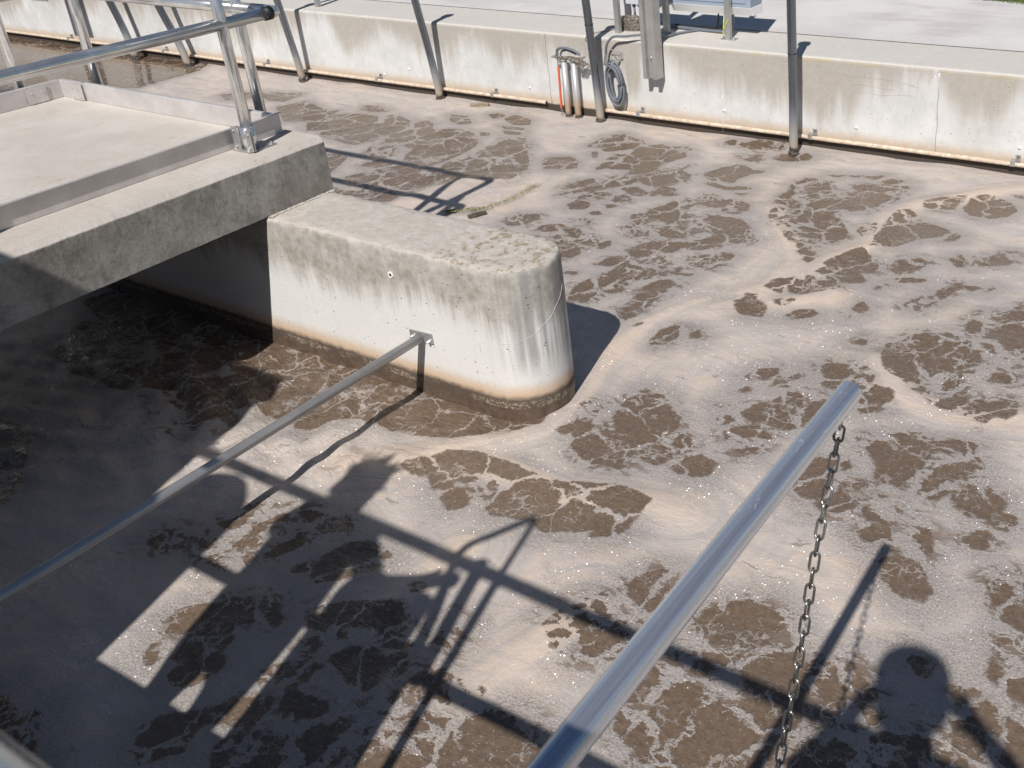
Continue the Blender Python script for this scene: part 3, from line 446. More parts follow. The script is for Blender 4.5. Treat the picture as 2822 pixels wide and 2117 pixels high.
# foam-free patches and foam ridges on the water, world metres
PATCHES="""0.2:-7.253,5.533,-7.09,5.721,-7.044,5.636,-7.124,5.423;0.3:-7.093,5.397,-7.03,5.581,-6.805,5.711,-6.643,5.736,-6.537,5.621,-6.555,5.48,-6.696,5.328,-6.895,5.228;0.4:-6.72,5.226,-6.59,5.371,-6.527,5.568,-6.427,5.589,-6.328,5.479,-6.31,5.322,-6.206,5.102,-6.282,5.105,-6.395,5.127,-6.649,5.164;0.3:-6.556,5.771,-6.519,5.826,-6.297,5.757,-6.197,5.663,-6.158,5.53,-6.171,5.343,-6.137,5.2,-6.186,5.111,-6.275,5.247,-6.344,5.509,-6.423,5.629;0.4:-6.168,5.732,-6.121,5.789,-6.013,5.738,-5.946,5.653,-5.858,5.598,-5.859,5.49,-5.857,5.316,-5.86,5.18,-5.735,5.004,-5.803,4.911,-5.926,4.923,-6.012,5.082,-6.041,5.274,-6.118,5.419,-6.068,5.585;0.3:-5.829,5.26,-5.861,5.419,-5.816,5.561,-5.798,5.677,-5.633,5.726,-5.48,5.646,-5.536,5.588,-5.703,5.501,-5.735,5.333,-5.743,5.229;0.35:-5.647,5.105,-5.721,5.305,-5.687,5.456,-5.554,5.563,-5.392,5.578,-5.313,5.475,-5.278,5.261,-5.271,5.045,-5.301,4.941,-5.413,4.923,-5.554,4.986;0.5:-5.198,5.676,-5.053,5.736,-4.946,5.629,-4.813,5.457,-4.686,5.325,-4.583,5.161,-4.557,4.988,-4.729,4.927,-4.859,4.87,-4.992,4.855,-5.15,4.917,-5.196,5.047,-5.146,5.16,-5.15,5.379,-5.131,5.551;0.1:-5.543,6.099,-5.543,6.216,-5.323,6.15,-5.264,6.061,-5.386,6.011;0:-5.432,5.936,-5.248,5.975,-5.219,5.939,-5.366,5.89;0.3:-5.33,5.832,-5.16,5.867,-5.147,5.819,-5.256,5.791;0.3:-5.756,6.151,-5.695,6.195,-5.602,6.153,-5.626,6.066;0:-6.053,6.012,-5.898,6.035,-5.885,6.012,-6.01,5.982;0.3:-5.986,5.941,-5.823,5.967,-5.719,5.876,-5.784,5.831,-5.91,5.874;0:-5.487,5.732,-5.4,5.732,-5.366,5.686,-5.416,5.666;0.3:-4.574,5.373,-4.593,5.457,-4.529,5.484,-4.448,5.534,-4.343,5.471,-4.285,5.362,-4.33,5.314,-4.374,5.251,-4.452,5.247;0.4:-5.61,4.459,-5.698,4.563,-5.662,4.652,-5.542,4.602,-5.456,4.498,-5.524,4.44;0.7:-5.416,4.46,-5.597,4.754,-5.484,4.863,-5.175,4.877,-4.877,4.863,-4.926,4.757,-5.033,4.601,-4.985,4.528,-5.07,4.478,-5.062,4.35,-5.232,4.301;0.3:-6.256,4.848,-6.109,4.91,-6.036,4.844,-5.947,4.664,-5.893,4.567;0.4:-5.585,4.331,-5.371,4.371,-5.321,4.314,-5.481,4.296;0.4:-5.806,4.786,-5.761,4.898,-5.573,4.885,-5.649,4.792;0.6:-4.057,4.366,-4.081,4.47,-3.979,4.552,-3.937,4.512,-3.959,4.41,-4.028,4.356;0.7:-3.814,4.32,-3.819,4.429,-3.722,4.473,-3.592,4.315,-3.519,4.245,-3.569,4.222,-3.754,4.283;0.6:-3.676,4.438,-3.608,4.48,-3.419,4.394,-3.349,4.323,-3.482,4.324;0.3:-3.888,4.773,-3.867,4.844,-3.77,4.825,-3.746,4.763,-3.824,4.716;0.5:-4.096,4.999,-4.047,5.237,-4.009,5.185,-4.059,5.015;0.4:-3.68,4.605,-3.627,4.629,-3.611,4.579;0.5:-6.896,5.84,-6.856,5.939,-6.674,5.886,-6.771,5.827;0.3:-4.499,5.82,-4.486,6.017,-4.401,6.122,-4.17,6.038,-4.113,5.982,-4.17,5.84,-4.264,5.756,-4.398,5.796;0.2:-4.044,5.46,-4.046,5.603,-4.067,5.743,-4.117,5.901,-3.967,6.016,-3.869,5.992,-3.794,6.049,-3.72,6.016,-3.731,5.96,-3.678,5.858,-3.738,5.71,-3.754,5.514,-3.805,5.458,-3.876,5.393,-3.895,5.5,-3.97,5.491;0.3:-4.122,5.403,-4.148,5.511,-4.103,5.579,-4.074,5.471,-4.118,5.416;0.3:-4.165,5.601,-4.176,5.697,-4.103,5.74,-4.085,5.66;0:-4.378,5.7,-4.341,5.716,-4.272,5.606,-4.293,5.596;0.5:-3.783,5.41,-3.711,5.556,-3.624,5.64,-3.565,5.713,-3.577,5.591,-3.459,5.551,-3.428,5.431,-3.489,5.339,-3.577,5.279,-3.68,5.321;0.4:-4.104,5.005,-4.083,5.168,-4.039,5.231,-4.011,5.155,-4.043,5.042;0.4:-3.977,5.06,-3.935,5.21,-3.926,5.348,-3.749,5.346,-3.749,5.269,-3.841,5.163,-3.915,5.023;0.4:-4.045,4.903,-3.979,5.027,-3.968,5,-4.033,4.888;0:-3.745,5.162,-3.736,5.198,-3.67,5.227,-3.543,5.156,-3.541,5.095,-3.621,5.091;0.3:-3.478,5.113,-3.527,5.215,-3.5,5.291,-3.415,5.286,-3.393,5.212,-3.34,5.204,-3.411,5.163,-3.461,5.203,-3.483,5.172;0.6:-3.893,4.898,-3.885,5.005,-3.774,5.054,-3.717,4.986,-3.754,4.919;0.5:-3.698,4.995,-3.679,5.065,-3.586,5.014,-3.646,4.967;0.3:-3.878,4.763,-3.878,4.843,-3.797,4.849,-3.742,4.785,-3.814,4.723;0.2:-3.667,4.878,-3.658,4.901,-3.606,4.885,-3.634,4.843;0.25:-3.369,5.612,-3.318,5.818,-3.257,5.798,-3.279,5.87,-3.23,5.903,-3.116,5.813,-3.033,5.825,-3.108,5.736,-3.143,5.621,-3.124,5.542,-3.225,5.519,-3.331,5.561;0.1:-3.283,5.45,-3.243,5.479,-3.131,5.453,-2.982,5.529,-2.958,5.497,-3.101,5.413,-3.196,5.425;0:-3.012,5.38,-2.947,5.419,-2.946,5.373;0.35:-3.164,5.191,-3.178,5.256,-3.12,5.292,-3.055,5.26,-2.946,5.288,-2.851,5.251,-2.821,5.168,-2.845,5.101,-2.94,5.096,-2.956,5.165,-2.998,5.118,-3.121,5.131;0.6:-2.985,4.963,-2.972,5.006,-2.907,4.998,-2.796,5.011,-2.716,4.957,-2.657,4.861,-2.626,4.789,-2.565,4.767,-2.626,4.697,-2.719,4.613,-2.769,4.541,-2.828,4.522,-2.908,4.559,-2.816,4.635,-2.771,4.706,-2.802,4.76,-2.799,4.831,-2.858,4.91,-2.948,4.924;0.8:-3.35,4.651,-3.343,4.782,-3.307,4.836,-3.352,4.93,-3.313,5.006,-3.281,5.109,-3.16,5.143,-3.18,5.046,-3.15,4.945,-3.008,4.861,-2.889,4.861,-2.831,4.798,-2.927,4.737,-2.953,4.657,-3.01,4.63,-3.096,4.591,-3.163,4.577,-3.221,4.551,-3.286,4.591;0:-3.404,4.755,-3.43,4.818,-3.366,4.866,-3.372,4.779;0:-3.693,4.729,-3.659,4.773,-3.609,4.738,-3.66,4.706;0:-3.314,4.289,-3.352,4.354,-3.322,4.419,-3.292,4.365,-3.285,4.302;0.6:-3.67,4.433,-3.644,4.463,-3.514,4.417,-3.417,4.401,-3.41,4.328,-3.46,4.322,-3.563,4.377;0.5:-3.574,4.286,-3.52,4.277,-3.413,4.227,-3.384,4.127,-3.444,4.116;0.5:-3.135,4.388,-3.083,4.512,-2.95,4.556,-2.903,4.479,-2.926,4.436,-3.036,4.45;0.7:-3.178,4.13,-3.172,4.195,-3.054,4.234,-3.111,4.318,-3.038,4.385,-2.961,4.356,-2.851,4.283,-2.859,4.217,-2.993,4.154;0.2:-2.632,4.533,-2.567,4.539,-2.561,4.48,-2.597,4.494;0.8:-3.56,6.239,-3.546,6.311,-3.426,6.269,-3.352,6.379,-3.186,6.395,-3.145,6.296,-3.315,6.224,-3.456,6.243;0.5:-3.327,6.068,-3.208,6.118,-3.172,6,-3.256,6;0.2:-3.099,6.104,-3.076,6.187,-2.916,6.263,-2.86,6.205,-2.856,6.136,-3.017,6.067;0.75:-2.625,5.151,-2.694,5.323,-2.715,5.455,-2.699,5.607,-2.734,5.68,-2.683,5.804,-2.568,5.79,-2.497,5.672,-2.421,5.657,-2.295,5.524,-2.277,5.441,-2.321,5.331,-2.316,5.246,-2.26,5.25,-2.145,5.114,-2.123,5.043,-2.178,4.919,-2.331,4.839,-2.414,4.91,-2.498,5.015,-2.574,5.065;0.55:-2.369,5.728,-2.356,5.833,-2.208,5.897,-2.045,5.823,-2.049,5.702,-2.125,5.599,-2.118,5.456,-2.236,5.403,-2.289,5.549;0.2:-2.241,5.958,-2.191,6.031,-2.119,6.024,-2.158,5.944;0.2:-2.171,5.889,-2.054,5.94,-2.045,5.87,-2.14,5.853;0:-2.472,5.974,-2.405,6.016,-2.414,5.973;0:-2.384,5.999,-2.269,6.075,-2.295,5.986;0:-2.593,5.908,-2.499,5.962,-2.531,5.909;0.3:-1.962,5.493,-1.911,5.549,-1.794,5.44,-1.607,5.359,-1.623,5.272,-1.733,5.163,-1.799,5.036,-1.948,4.977,-1.933,5.11,-1.933,5.21,-1.948,5.349;0.15:-1.621,5.712,-1.623,5.869,-1.583,5.944,-1.491,5.95,-1.381,5.886,-1.338,5.795,-1.362,5.709,-1.427,5.648,-1.554,5.644;0.5:-1.859,5.718,-1.793,5.828,-1.692,5.838,-1.695,5.701,-1.829,5.652;0:-1.708,5.889,-1.666,5.907,-1.678,5.867;0:-1.426,6.025,-1.353,6.046,-1.34,5.994;0.8:-2.056,5.155,-2.021,5.253,-1.986,5.146,-2.005,5.097;0.2:-1.578,5.215,-1.548,5.336,-1.527,5.316,-1.53,5.237;0.45:-2.048,4.644,-1.988,4.854,-1.96,4.914,-1.869,4.836,-1.792,4.791,-1.791,4.66,-1.888,4.702,-1.875,4.655,-1.81,4.549,-1.84,4.502,-1.917,4.482,-1.966,4.543,-1.979,4.606;0.3:-2.213,4.259,-2.202,4.339,-2.148,4.381,-2.093,4.284,-2.131,4.241;0.5:-2.107,4.342,-2.121,4.402,-2.061,4.431,-2.025,4.576,-1.972,4.507,-1.894,4.46,-1.882,4.4,-1.94,4.324,-2.007,4.269,-2.075,4.276;0:-1.828,4.558,-1.822,4.594,-1.781,4.555,-1.802,4.512;0.5:-1.718,4.746,-1.715,4.853,-1.611,4.92,-1.57,4.886,-1.617,4.759,-1.662,4.712;0.2:-1.645,4.628,-1.632,4.667,-1.514,4.706,-1.525,4.676,-1.633,4.616;0:-1.715,4.496,-1.682,4.528,-1.684,4.478;0:-1.679,4.554,-1.647,4.561,-1.659,4.539;0.5:-1.496,4.382,-1.459,4.491,-1.414,4.591,-1.368,4.693,-1.343,4.738,-1.357,4.618,-1.4,4.473,-1.443,4.354,-1.476,4.354;0.2:-1.336,4.716,-1.236,4.732,-1.261,4.687;0.3:-1.469,5.004,-1.44,5.045,-1.372,4.961,-1.401,4.921,-1.442,4.963;0.7:-1.301,4.994,-1.299,5.083,-1.195,5.222,-1.157,5.185,-1.204,5.057;0.3:-1.719,4.229,-1.7,4.314,-1.659,4.296,-1.669,4.223;0:-1.729,4.158,-1.701,4.171,-1.71,4.145;0:-1.196,4.695,-1.177,4.752,-1.169,4.724;0:-1.994,4.007,-1.973,4.092,-1.908,4.131,-1.857,4.118,-1.888,4.059,-1.94,4.025;0.5:-2.089,4.135,-2.031,4.171,-2.03,4.125,-2.068,4.114;0.4:-2.286,4.811,-2.234,4.835,-2.225,4.782,-2.264,4.764;0.4:-2.245,4.726,-2.179,4.766,-2.164,4.717,-2.218,4.701;0.2:-2.179,4.619,-2.175,4.675,-2.143,4.672,-2.135,4.621;0.2:-2.284,4.05,-2.208,3.945,-2.153,3.94,-2.092,3.962,-2.097,4.029,-2.14,4.071,-2.209,4.102,-2.218,4.147,-2.261,4.143,-2.246,4.101,-2.242,4.022;0.5:-3.178,4.135,-3.159,4.211,-3.041,4.209,-3.061,4.134;0.7:-3.126,4.335,-3.043,4.373,-2.952,4.356,-2.847,4.272,-2.874,4.166,-2.845,4.107,-2.926,4.024,-3.061,4.032,-3.039,4.219;0.3:-2.808,4.143,-2.796,4.258,-2.754,4.287,-2.745,4.19;0:-2.721,4.22,-2.654,4.26,-2.654,4.219;0.6:-2.768,4.346,-2.747,4.432,-2.669,4.488,-2.569,4.43,-2.631,4.335,-2.706,4.319;0:-3.126,3.939,-3.102,4.041,-3.096,4.007;0.7:-3.084,3.717,-3.139,3.861,-3.07,3.983,-2.989,4.004,-2.899,3.984,-2.904,3.904,-2.994,3.827,-2.99,3.728;0.7:-2.788,3.994,-2.764,4.074,-2.681,4.14,-2.671,4.084,-2.733,3.986;0.9:-2.762,3.805,-2.768,3.952,-2.678,3.977,-2.694,3.838;0.5:-2.783,3.722,-2.676,3.822,-2.673,3.72,-2.678,3.656,-2.723,3.665;0:-2.608,3.599,-2.58,3.627,-2.583,3.596;0.4:-2.439,3.493,-2.451,3.616,-2.411,3.687,-2.371,3.597,-2.387,3.54;0.4:-2.297,3.633,-2.301,3.689,-2.263,3.65;0:-2.261,3.12,-2.243,3.147,-2.219,3.135,-2.23,3.106;0.4:-1.881,3.445,-1.841,3.515,-1.796,3.543,-1.797,3.48,-1.86,3.424;0:-1.866,3.312,-1.852,3.361,-1.824,3.357,-1.838,3.308;0.2:-1.75,3.394,-1.748,3.486,-1.686,3.426;0.5:-3.533,4.227,-3.426,4.236,-3.382,4.176,-3.401,4.128,-3.458,4.141;0:-3.317,4.306,-3.344,4.397,-3.312,4.411,-3.286,4.341;0.2:-3.301,3.947,-3.228,3.981,-3.239,3.948;0.7:-1.139,4.254,-1.155,4.35,-1.125,4.38,-1.124,4.464,-1.041,4.473,-0.978,4.605,-0.88,4.7,-0.75,4.155,-0.854,4.13,-0.936,4.184,-0.991,4.269,-1.077,4.241;0.5:-1.417,3.892,-1.429,3.983,-1.372,4.04,-1.353,4.099,-1.307,4.136,-1.244,4.102,-1.237,4.177,-1.18,4.162,-1.055,4.125,-1.021,4.061,-1.015,3.991,-1.063,3.948,-1.023,3.916,-1.08,3.888,-1.003,3.813,-1.012,3.748,-0.984,3.622,-0.993,3.561,-1.043,3.558,-1.123,3.621,-1.198,3.667,-1.257,3.711,-1.363,3.76;0.2:-1.055,4.167,-1.019,4.171,-0.977,4.109,-1.014,4.132;0.6:-0.953,3.707,-0.928,3.719,-0.912,3.646,-0.869,3.691,-0.845,3.726,-0.798,3.738,-0.779,3.646,-0.795,3.605,-0.846,3.612,-0.871,3.545,-0.955,3.568;0.7:-0.953,4.028,-0.877,4.053,-0.873,3.952,-0.843,3.905,-0.912,3.883;0.55:-1.603,3.577,-1.622,3.684,-1.529,3.71,-1.467,3.734,-1.385,3.672,-1.345,3.618,-1.271,3.57,-1.273,3.511,-1.365,3.47,-1.426,3.541,-1.535,3.517;0:-1.35,3.403,-1.311,3.455,-1.251,3.464,-1.296,3.419,-1.339,3.391;0.4:-1.879,3.44,-1.862,3.499,-1.8,3.55,-1.787,3.485,-1.828,3.433;0.2:-1.75,3.391,-1.753,3.483,-1.689,3.434;0:-1.718,3.507,-1.687,3.567,-1.662,3.554,-1.693,3.496;0.5:-1.76,3.173,-1.741,3.24,-1.678,3.307,-1.655,3.39,-1.583,3.426,-1.505,3.394,-1.503,3.28,-1.513,3.197,-1.54,3.151,-1.611,3.147,-1.644,3.175,-1.707,3.138;0.55:-1.761,3.022,-1.696,3.094,-1.628,3.095,-1.597,3.058,-1.605,2.991,-1.625,2.925,-1.683,2.931,-1.724,2.972;0.75:-1.244,3.217,-1.175,3.273,-1.118,3.333,-1.072,3.346,-0.994,3.313,-0.973,3.284,-1.026,3.247,-0.967,3.217,-0.98,3.133,-1.016,3.012,-1.058,3.027,-1.099,3.006,-1.116,3.092,-1.157,3.14,-1.2,3.178;0.3:-0.988,3.327,-0.928,3.378,-0.848,3.378,-0.855,3.314,-0.896,3.278,-0.946,3.298;0.4:-0.961,3.049,-0.947,3.113,-0.909,3.189,-0.852,3.238,-0.821,3.206,-0.834,3.115,-0.856,3.059,-0.876,2.982,-0.934,3;0:-0.834,3.266,-0.81,3.307,-0.784,3.263,-0.798,3.213;0.5:-0.825,3.057,-0.803,3.113,-0.806,3.157,-0.763,3.184,-0.717,3.113,-0.666,3.087,-0.687,3.058,-0.732,3.079,-0.738,3.002,-0.788,2.988;0.35:-1.366,2.84,-1.355,2.911,-1.375,2.978,-1.358,3.016,-1.31,3.011,-1.249,3.053,-1.232,3.013,-1.293,2.972,-1.257,2.878,-1.249,2.801,-1.296,2.785,-1.336,2.8;0.6:-1.192,2.866,-1.189,2.95,-1.126,2.955,-1.104,2.885,-1.126,2.812,-1.212,2.755;0:-1.08,2.898,-1.064,2.933,-1.028,2.934,-1.064,2.893;0:-1.009,2.939,-0.973,2.953,-0.985,2.929;0.4:-1.584,3.936,-1.554,3.979,-1.545,3.941;0.55:-2.217,2.88,-2.237,2.959,-2.257,3.029,-2.234,3.076,-2.154,3.122,-2.087,3.068,-2.004,3.009,-1.969,2.951,-2.007,2.91,-2.066,2.902,-2.022,2.893,-1.929,2.908,-1.889,2.903,-1.846,2.858,-1.853,2.814,-1.919,2.801,-1.884,2.759,-1.906,2.711,-1.956,2.712,-2.009,2.755,-2.067,2.765,-2.158,2.823,-2.189,2.85;0:-2.258,3.117,-2.248,3.14,-2.219,3.137,-2.228,3.109;0.6:-2.258,2.658,-2.299,2.741,-2.298,2.795,-2.276,2.839,-2.216,2.793,-2.159,2.749,-2.095,2.751,-2.036,2.711,-2.02,2.65,-2.008,2.623,-2.073,2.608,-2.146,2.595,-2.201,2.616;0.4:-2.372,2.693,-2.34,2.806,-2.323,2.782,-2.346,2.695;0.8:-2.383,2.874,-2.39,2.95,-2.315,2.953,-2.331,2.878,-2.352,2.822;0.3:-1.829,2.71,-1.812,2.776,-1.782,2.826,-1.698,2.806,-1.696,2.741,-1.755,2.701;0.3:-1.837,3.083,-1.812,3.117,-1.788,3.108,-1.796,3.066;0.3:-1.896,3.187,-1.836,3.195,-1.846,3.178;0.3:-2.791,2.22,-2.715,2.308,-2.662,2.38,-2.574,2.415,-2.443,2.423,-2.306,2.403,-2.302,2.358,-2.332,2.261,-2.343,2.229,-2.389,2.214,-2.445,2.248,-2.458,2.278,-2.548,2.25,-2.544,2.215,-2.572,2.173,-2.655,2.223,-2.713,2.202;0:-2.525,2.152,-2.524,2.193,-2.472,2.225,-2.436,2.207,-2.402,2.163,-2.419,2.124,-2.465,2.109;0.35:-2.316,2.19,-2.332,2.261,-2.306,2.338,-2.29,2.407,-2.171,2.403,-2.104,2.438,-1.948,2.496,-1.851,2.493,-1.799,2.486,-1.8,2.417,-1.798,2.319,-1.822,2.263,-1.874,2.239,-1.874,2.288,-1.922,2.25,-1.988,2.22,-2.056,2.184,-2.104,2.199,-2.124,2.248,-2.141,2.214,-2.22,2.189,-2.287,2.171;0.4:-2.26,1.731,-2.247,1.749,-2.213,1.739,-2.229,1.724;0.5:-2.052,1.632,-2.034,1.68,-1.988,1.654,-1.953,1.61,-1.994,1.6,-2.031,1.592;0.8:-1.766,1.837,-1.754,1.863,-1.738,1.891,-1.719,1.921,-1.652,1.99,-1.538,1.959,-1.468,1.945,-1.45,1.881,-1.469,1.835,-1.594,1.768,-1.678,1.771,-1.723,1.809;0.5:-1.609,2.089,-1.595,2.138,-1.563,2.187,-1.519,2.193,-1.476,2.125,-1.485,2.033,-1.528,2.036,-1.585,2.06;0.7:-3.126,1.553,-3.155,1.626,-3.117,1.684,-3.127,1.745,-3.094,1.803,-3.042,1.816,-3.006,1.769,-2.962,1.689,-2.914,1.616,-2.893,1.532,-2.949,1.491,-3.041,1.501;0.6:-2.943,1.674,-2.962,1.779,-2.926,1.824,-2.862,1.844,-2.82,1.827,-2.85,1.76,-2.785,1.769,-2.761,1.757,-2.809,1.671,-2.821,1.629,-2.854,1.611;0.4:-2.81,1.832,-2.748,1.878,-2.686,1.846,-2.69,1.807,-2.77,1.802;0.2:-2.617,1.599,-2.653,1.682,-2.626,1.768,-2.564,1.824,-2.459,1.82,-2.428,1.79,-2.448,1.734,-2.517,1.652,-2.568,1.608;0.2:-2.708,1.601,-2.685,1.648,-2.656,1.623,-2.676,1.596;0.7:-3.298,1.463,-3.268,1.528,-3.23,1.535,-3.203,1.5,-3.237,1.458;0.5:-2.855,1.209,-2.875,1.259,-2.866,1.305,-2.8,1.35,-2.747,1.405,-2.627,1.464,-2.588,1.432,-2.608,1.376,-2.703,1.34,-2.772,1.314,-2.783,1.247,-2.823,1.201;0.4:-2.709,1.152,-2.751,1.225,-2.751,1.284,-2.68,1.323,-2.62,1.286,-2.616,1.231,-2.659,1.16;0.2:-2.796,1.106,-2.822,1.158,-2.765,1.113,-2.759,1.088;0.1:-2.665,1.094,-2.659,1.16,-2.571,1.227,-2.547,1.194,-2.563,1.114,-2.599,1.077;0.2:-2.57,1.362,-2.561,1.427,-2.521,1.418,-2.509,1.384;0.45:-2.442,1.45,-2.47,1.506,-2.388,1.571,-2.321,1.596,-2.226,1.647,-2.161,1.601,-2.157,1.544,-2.217,1.541,-2.325,1.513,-2.361,1.445;0.7:-2.359,1.379,-2.342,1.445,-2.294,1.452,-2.323,1.38;0.3:-2.201,1.492,-2.157,1.544,-2.082,1.557,-2.086,1.526,-2.143,1.495;0.15:-2.257,1.378,-2.243,1.422,-2.193,1.459,-2.111,1.457,-2.052,1.4,-2.066,1.34,-2.162,1.349;0.3:-2.406,1.226,-2.4,1.273,-2.317,1.327,-2.27,1.335,-2.265,1.284,-2.295,1.233,-2.364,1.222;0.2:-2.49,0.868,-2.552,0.927,-2.528,0.988,-2.441,1.061,-2.397,1.036,-2.406,0.983,-2.373,0.947,-2.4,0.902,-2.426,0.858;0.4:-2.421,1.047,-2.409,1.12,-2.333,1.161,-2.276,1.218,-2.132,1.246,-2.114,1.215,-2.181,1.154,-2.286,1.097,-2.345,1.072;0.3:-2.297,0.997,-2.282,1.059,-2.172,1.111,-2.082,1.107,-1.984,1.087,-1.884,1.043,-2.175,0.882;0.2:-2.163,1.14,-2.06,1.197,-1.975,1.166,-1.949,1.121,-2.025,1.108;0.4:-2.062,1.243,-2.038,1.314,-1.946,1.243,-2.008,1.225;0.85:-1.93,1.236,-1.969,1.36,-1.954,1.461,-1.916,1.491,-1.547,1.485,-1.49,1.432,-1.428,1.295,-1.812,1.082,-1.899,1.177;0.5:-2.111,1.457,-2.061,1.493,-2.026,1.449,-2.053,1.417;0.55:-1.328,1.612,-1.367,1.719,-1.35,1.854,-1.3,1.914,-1.151,1.983,-1.051,2.048,-0.965,2.106,-0.846,2.126,-0.744,2.047,-0.788,1.954,-0.88,1.857,-0.893,1.776,-0.886,1.574,-1.053,1.482,-1.17,1.57,-1.209,1.557;0.8:-1.318,2.017,-1.315,2.138,-1.216,2.203,-1.069,2.186,-1.058,2.111,-1.185,2.031,-1.287,2.01;0.7:-0.864,1.792,-0.85,1.873,-0.755,1.982,-0.665,1.974,-0.613,1.912,-0.61,1.727,-0.886,1.574;0.2:-0.703,2.236,-0.633,2.252,-0.624,2.183,-0.69,2.2;0.3:-0.563,2.176,-0.482,2.19,-0.525,2.147;0.4:-0.518,2.102,-0.448,2.169,-0.37,2.136,-0.273,2.116,-0.229,1.938,-0.392,1.848,-0.487,2.026;0.7:-0.617,2,-0.548,2.001,-0.494,1.924,-0.547,1.844;0.3:-0.92,2.578,-0.898,2.619,-0.842,2.644,-0.81,2.629,-0.771,2.571,-0.736,2.522,-0.768,2.488,-0.806,2.471,-0.849,2.489,-0.895,2.527;0.45:-1.037,2.681,-1.01,2.735,-0.945,2.769,-0.842,2.8,-0.815,2.737,-0.802,2.673,-0.88,2.658,-0.93,2.654,-0.966,2.673,-1.015,2.662;0.7:-1.066,2.812,-1.046,2.864,-0.955,2.861,-0.904,2.815,-0.935,2.806,-0.993,2.792,-1.048,2.78;0.6:-1.232,2.758,-1.18,2.854,-1.196,2.916,-1.139,2.955,-1.112,2.889,-1.154,2.816,-1.156,2.761,-1.209,2.753;0.5:-0.823,3.048,-0.786,3.164,-0.738,3.136,-0.712,3.097,-0.666,3.087,-0.66,2.999,-0.74,2.965,-0.773,2.981;0.6:-0.702,2.827,-0.675,2.891,-0.648,2.878,-0.66,2.811;0.8:-0.664,2.98,-0.614,3.015,-0.602,2.973,-0.648,2.957;0.5:-0.582,2.665,-0.561,2.711,-0.523,2.731,-0.48,2.692,-0.427,2.633,-0.391,2.49,-0.492,2.522,-0.535,2.576,-0.565,2.633;0:-0.771,2.47,-0.723,2.495,-0.756,2.465;0.15:-4.831,2.032,-4.642,2.272,-4.104,2.323,-3.975,2.457,-3.912,2.306,-4.155,2.141,-4.475,2.047;0.15:-4.118,2.115,-3.975,2.457,-3.788,2.413,-3.777,2.203,-3.803,1.988;0.12:-5.521,2.509,-5.449,2.765,-4.815,2.787,-4.19,2.709,-3.93,2.527,-4.054,2.466,-4.223,2.334,-4.578,2.304,-5.13,2.404;0.04:-4.35,2.838,-3.982,2.853,-3.547,2.812,-3.131,2.785,-2.764,2.838,-2.531,2.871,-2.485,2.715,-2.582,2.59,-2.787,2.448,-3.019,2.387,-3.263,2.38,-3.413,2.206,-3.7,2.241,-4.081,2.5;0.4:-5.104,2.095,-5.247,2.347,-4.968,2.483,-4.405,2.439,-4.207,2.639,-3.975,2.457,-4.346,2.321,-4.41,2.241,-4.725,2.085;0.3:-4.195,2.121,-4.189,2.212,-3.863,2.077,-3.868,2.034;0.3:-3.873,2.154,-3.81,2.228,-3.717,2.11;0.3:-4.792,1.565,-4.674,1.625,-4.481,1.643,-4.283,1.517,-4.042,1.333,-4.115,1.231;0.2:-3.059,0.789,-2.948,0.772,-2.898,0.706;0.2:-2.9,0.76,-2.884,0.807,-2.73,0.709,-2.827,0.708;0:-13.09,4.993,-10.744,3.95,-10.724,4.755,-10.227,5.293,-9.653,5.512,-9.689,6.202,-9.846,6.424,-11.464,6.683,-15.18,7.06,-16.673,6.587;0.4:-7.71,5.583,-7.636,5.827,-7.206,5.663,-6.998,5.433,-7.271,5.323;0.3:-8.591,5.665,-8.309,5.857,-8.141,5.725,-8.403,5.575;0.5:-0.369,2.234,-0.467,2.277,-0.483,2.431,-0.352,2.459,-0.246,2.228;0.4:-8.273,5.839,-8.061,5.949,-7.869,5.967,-7.813,5.746,-8.001,5.726;0.5:-6.95,5.906,-6.914,5.945,-6.71,5.876,-6.796,5.833"""
RIDGES="""-2.98,2.12,-2.81,2.23,-2.72,2.37,-2.57,2.54,-2.44,2.68,-2.46,2.91,-2.56,3.25,-2.56,3.65,-2.43,3.99;-2.81,2.23,-2.65,2.38,-2.39,2.39,-2.11,2.38,-1.8,2.49,-1.65,2.5;-2.35,3.93,-2.2,4.15,-2.21,4.5,-2.18,4.61,-2.46,4.96,-2.67,5.26;-2.3,4.14,-2.14,4.36,-2.04,4.73,-1.93,4.99,-1.98,5.41,-1.86,5.71,-1.39,6.17;-1.41,3.82,-1.25,3.6,-1.03,3.55,-0.72,3.62;-1.88,4.31,-2.06,4.14,-2.27,3.98;-1.8,1.49,-1.77,1.61,-1.72,1.77,-1.67,1.9;-2.29,1.57,-2.25,1.74,-2.25,1.97;-4.58,5.01,-4.84,4.87,-4.85,4.74,-4.93,4.34"""
ALGAE="""-4.54,4.32,-4.42,4.41,-4.34,4.49,-4.29,4.71,-4.3,4.94;-8.14,6.48,-7.77,6.49,-7.45,6.49,-7.12,6.51"""

build_water()
# water beyond the detailed sheet, out of sight, for reflections
bm = new()
for x0, x1, y0, y1 in ((-40, -15.0, -6, 6.46), (1.4, 14, -6, 6.46), (-15.0, 1.4, -6, -.6)):
    bm.faces.new([bm.verts.new(p) for p in ((x0, y0, -.006), (x1, y0, -.006), (x1, y1, -.006), (x0, y1, -.006))])
Mw = NM('plain_water', .3).col((.3, .25, .2)); tag(obj('water_channel', bm, Mw.m), kind='structure')

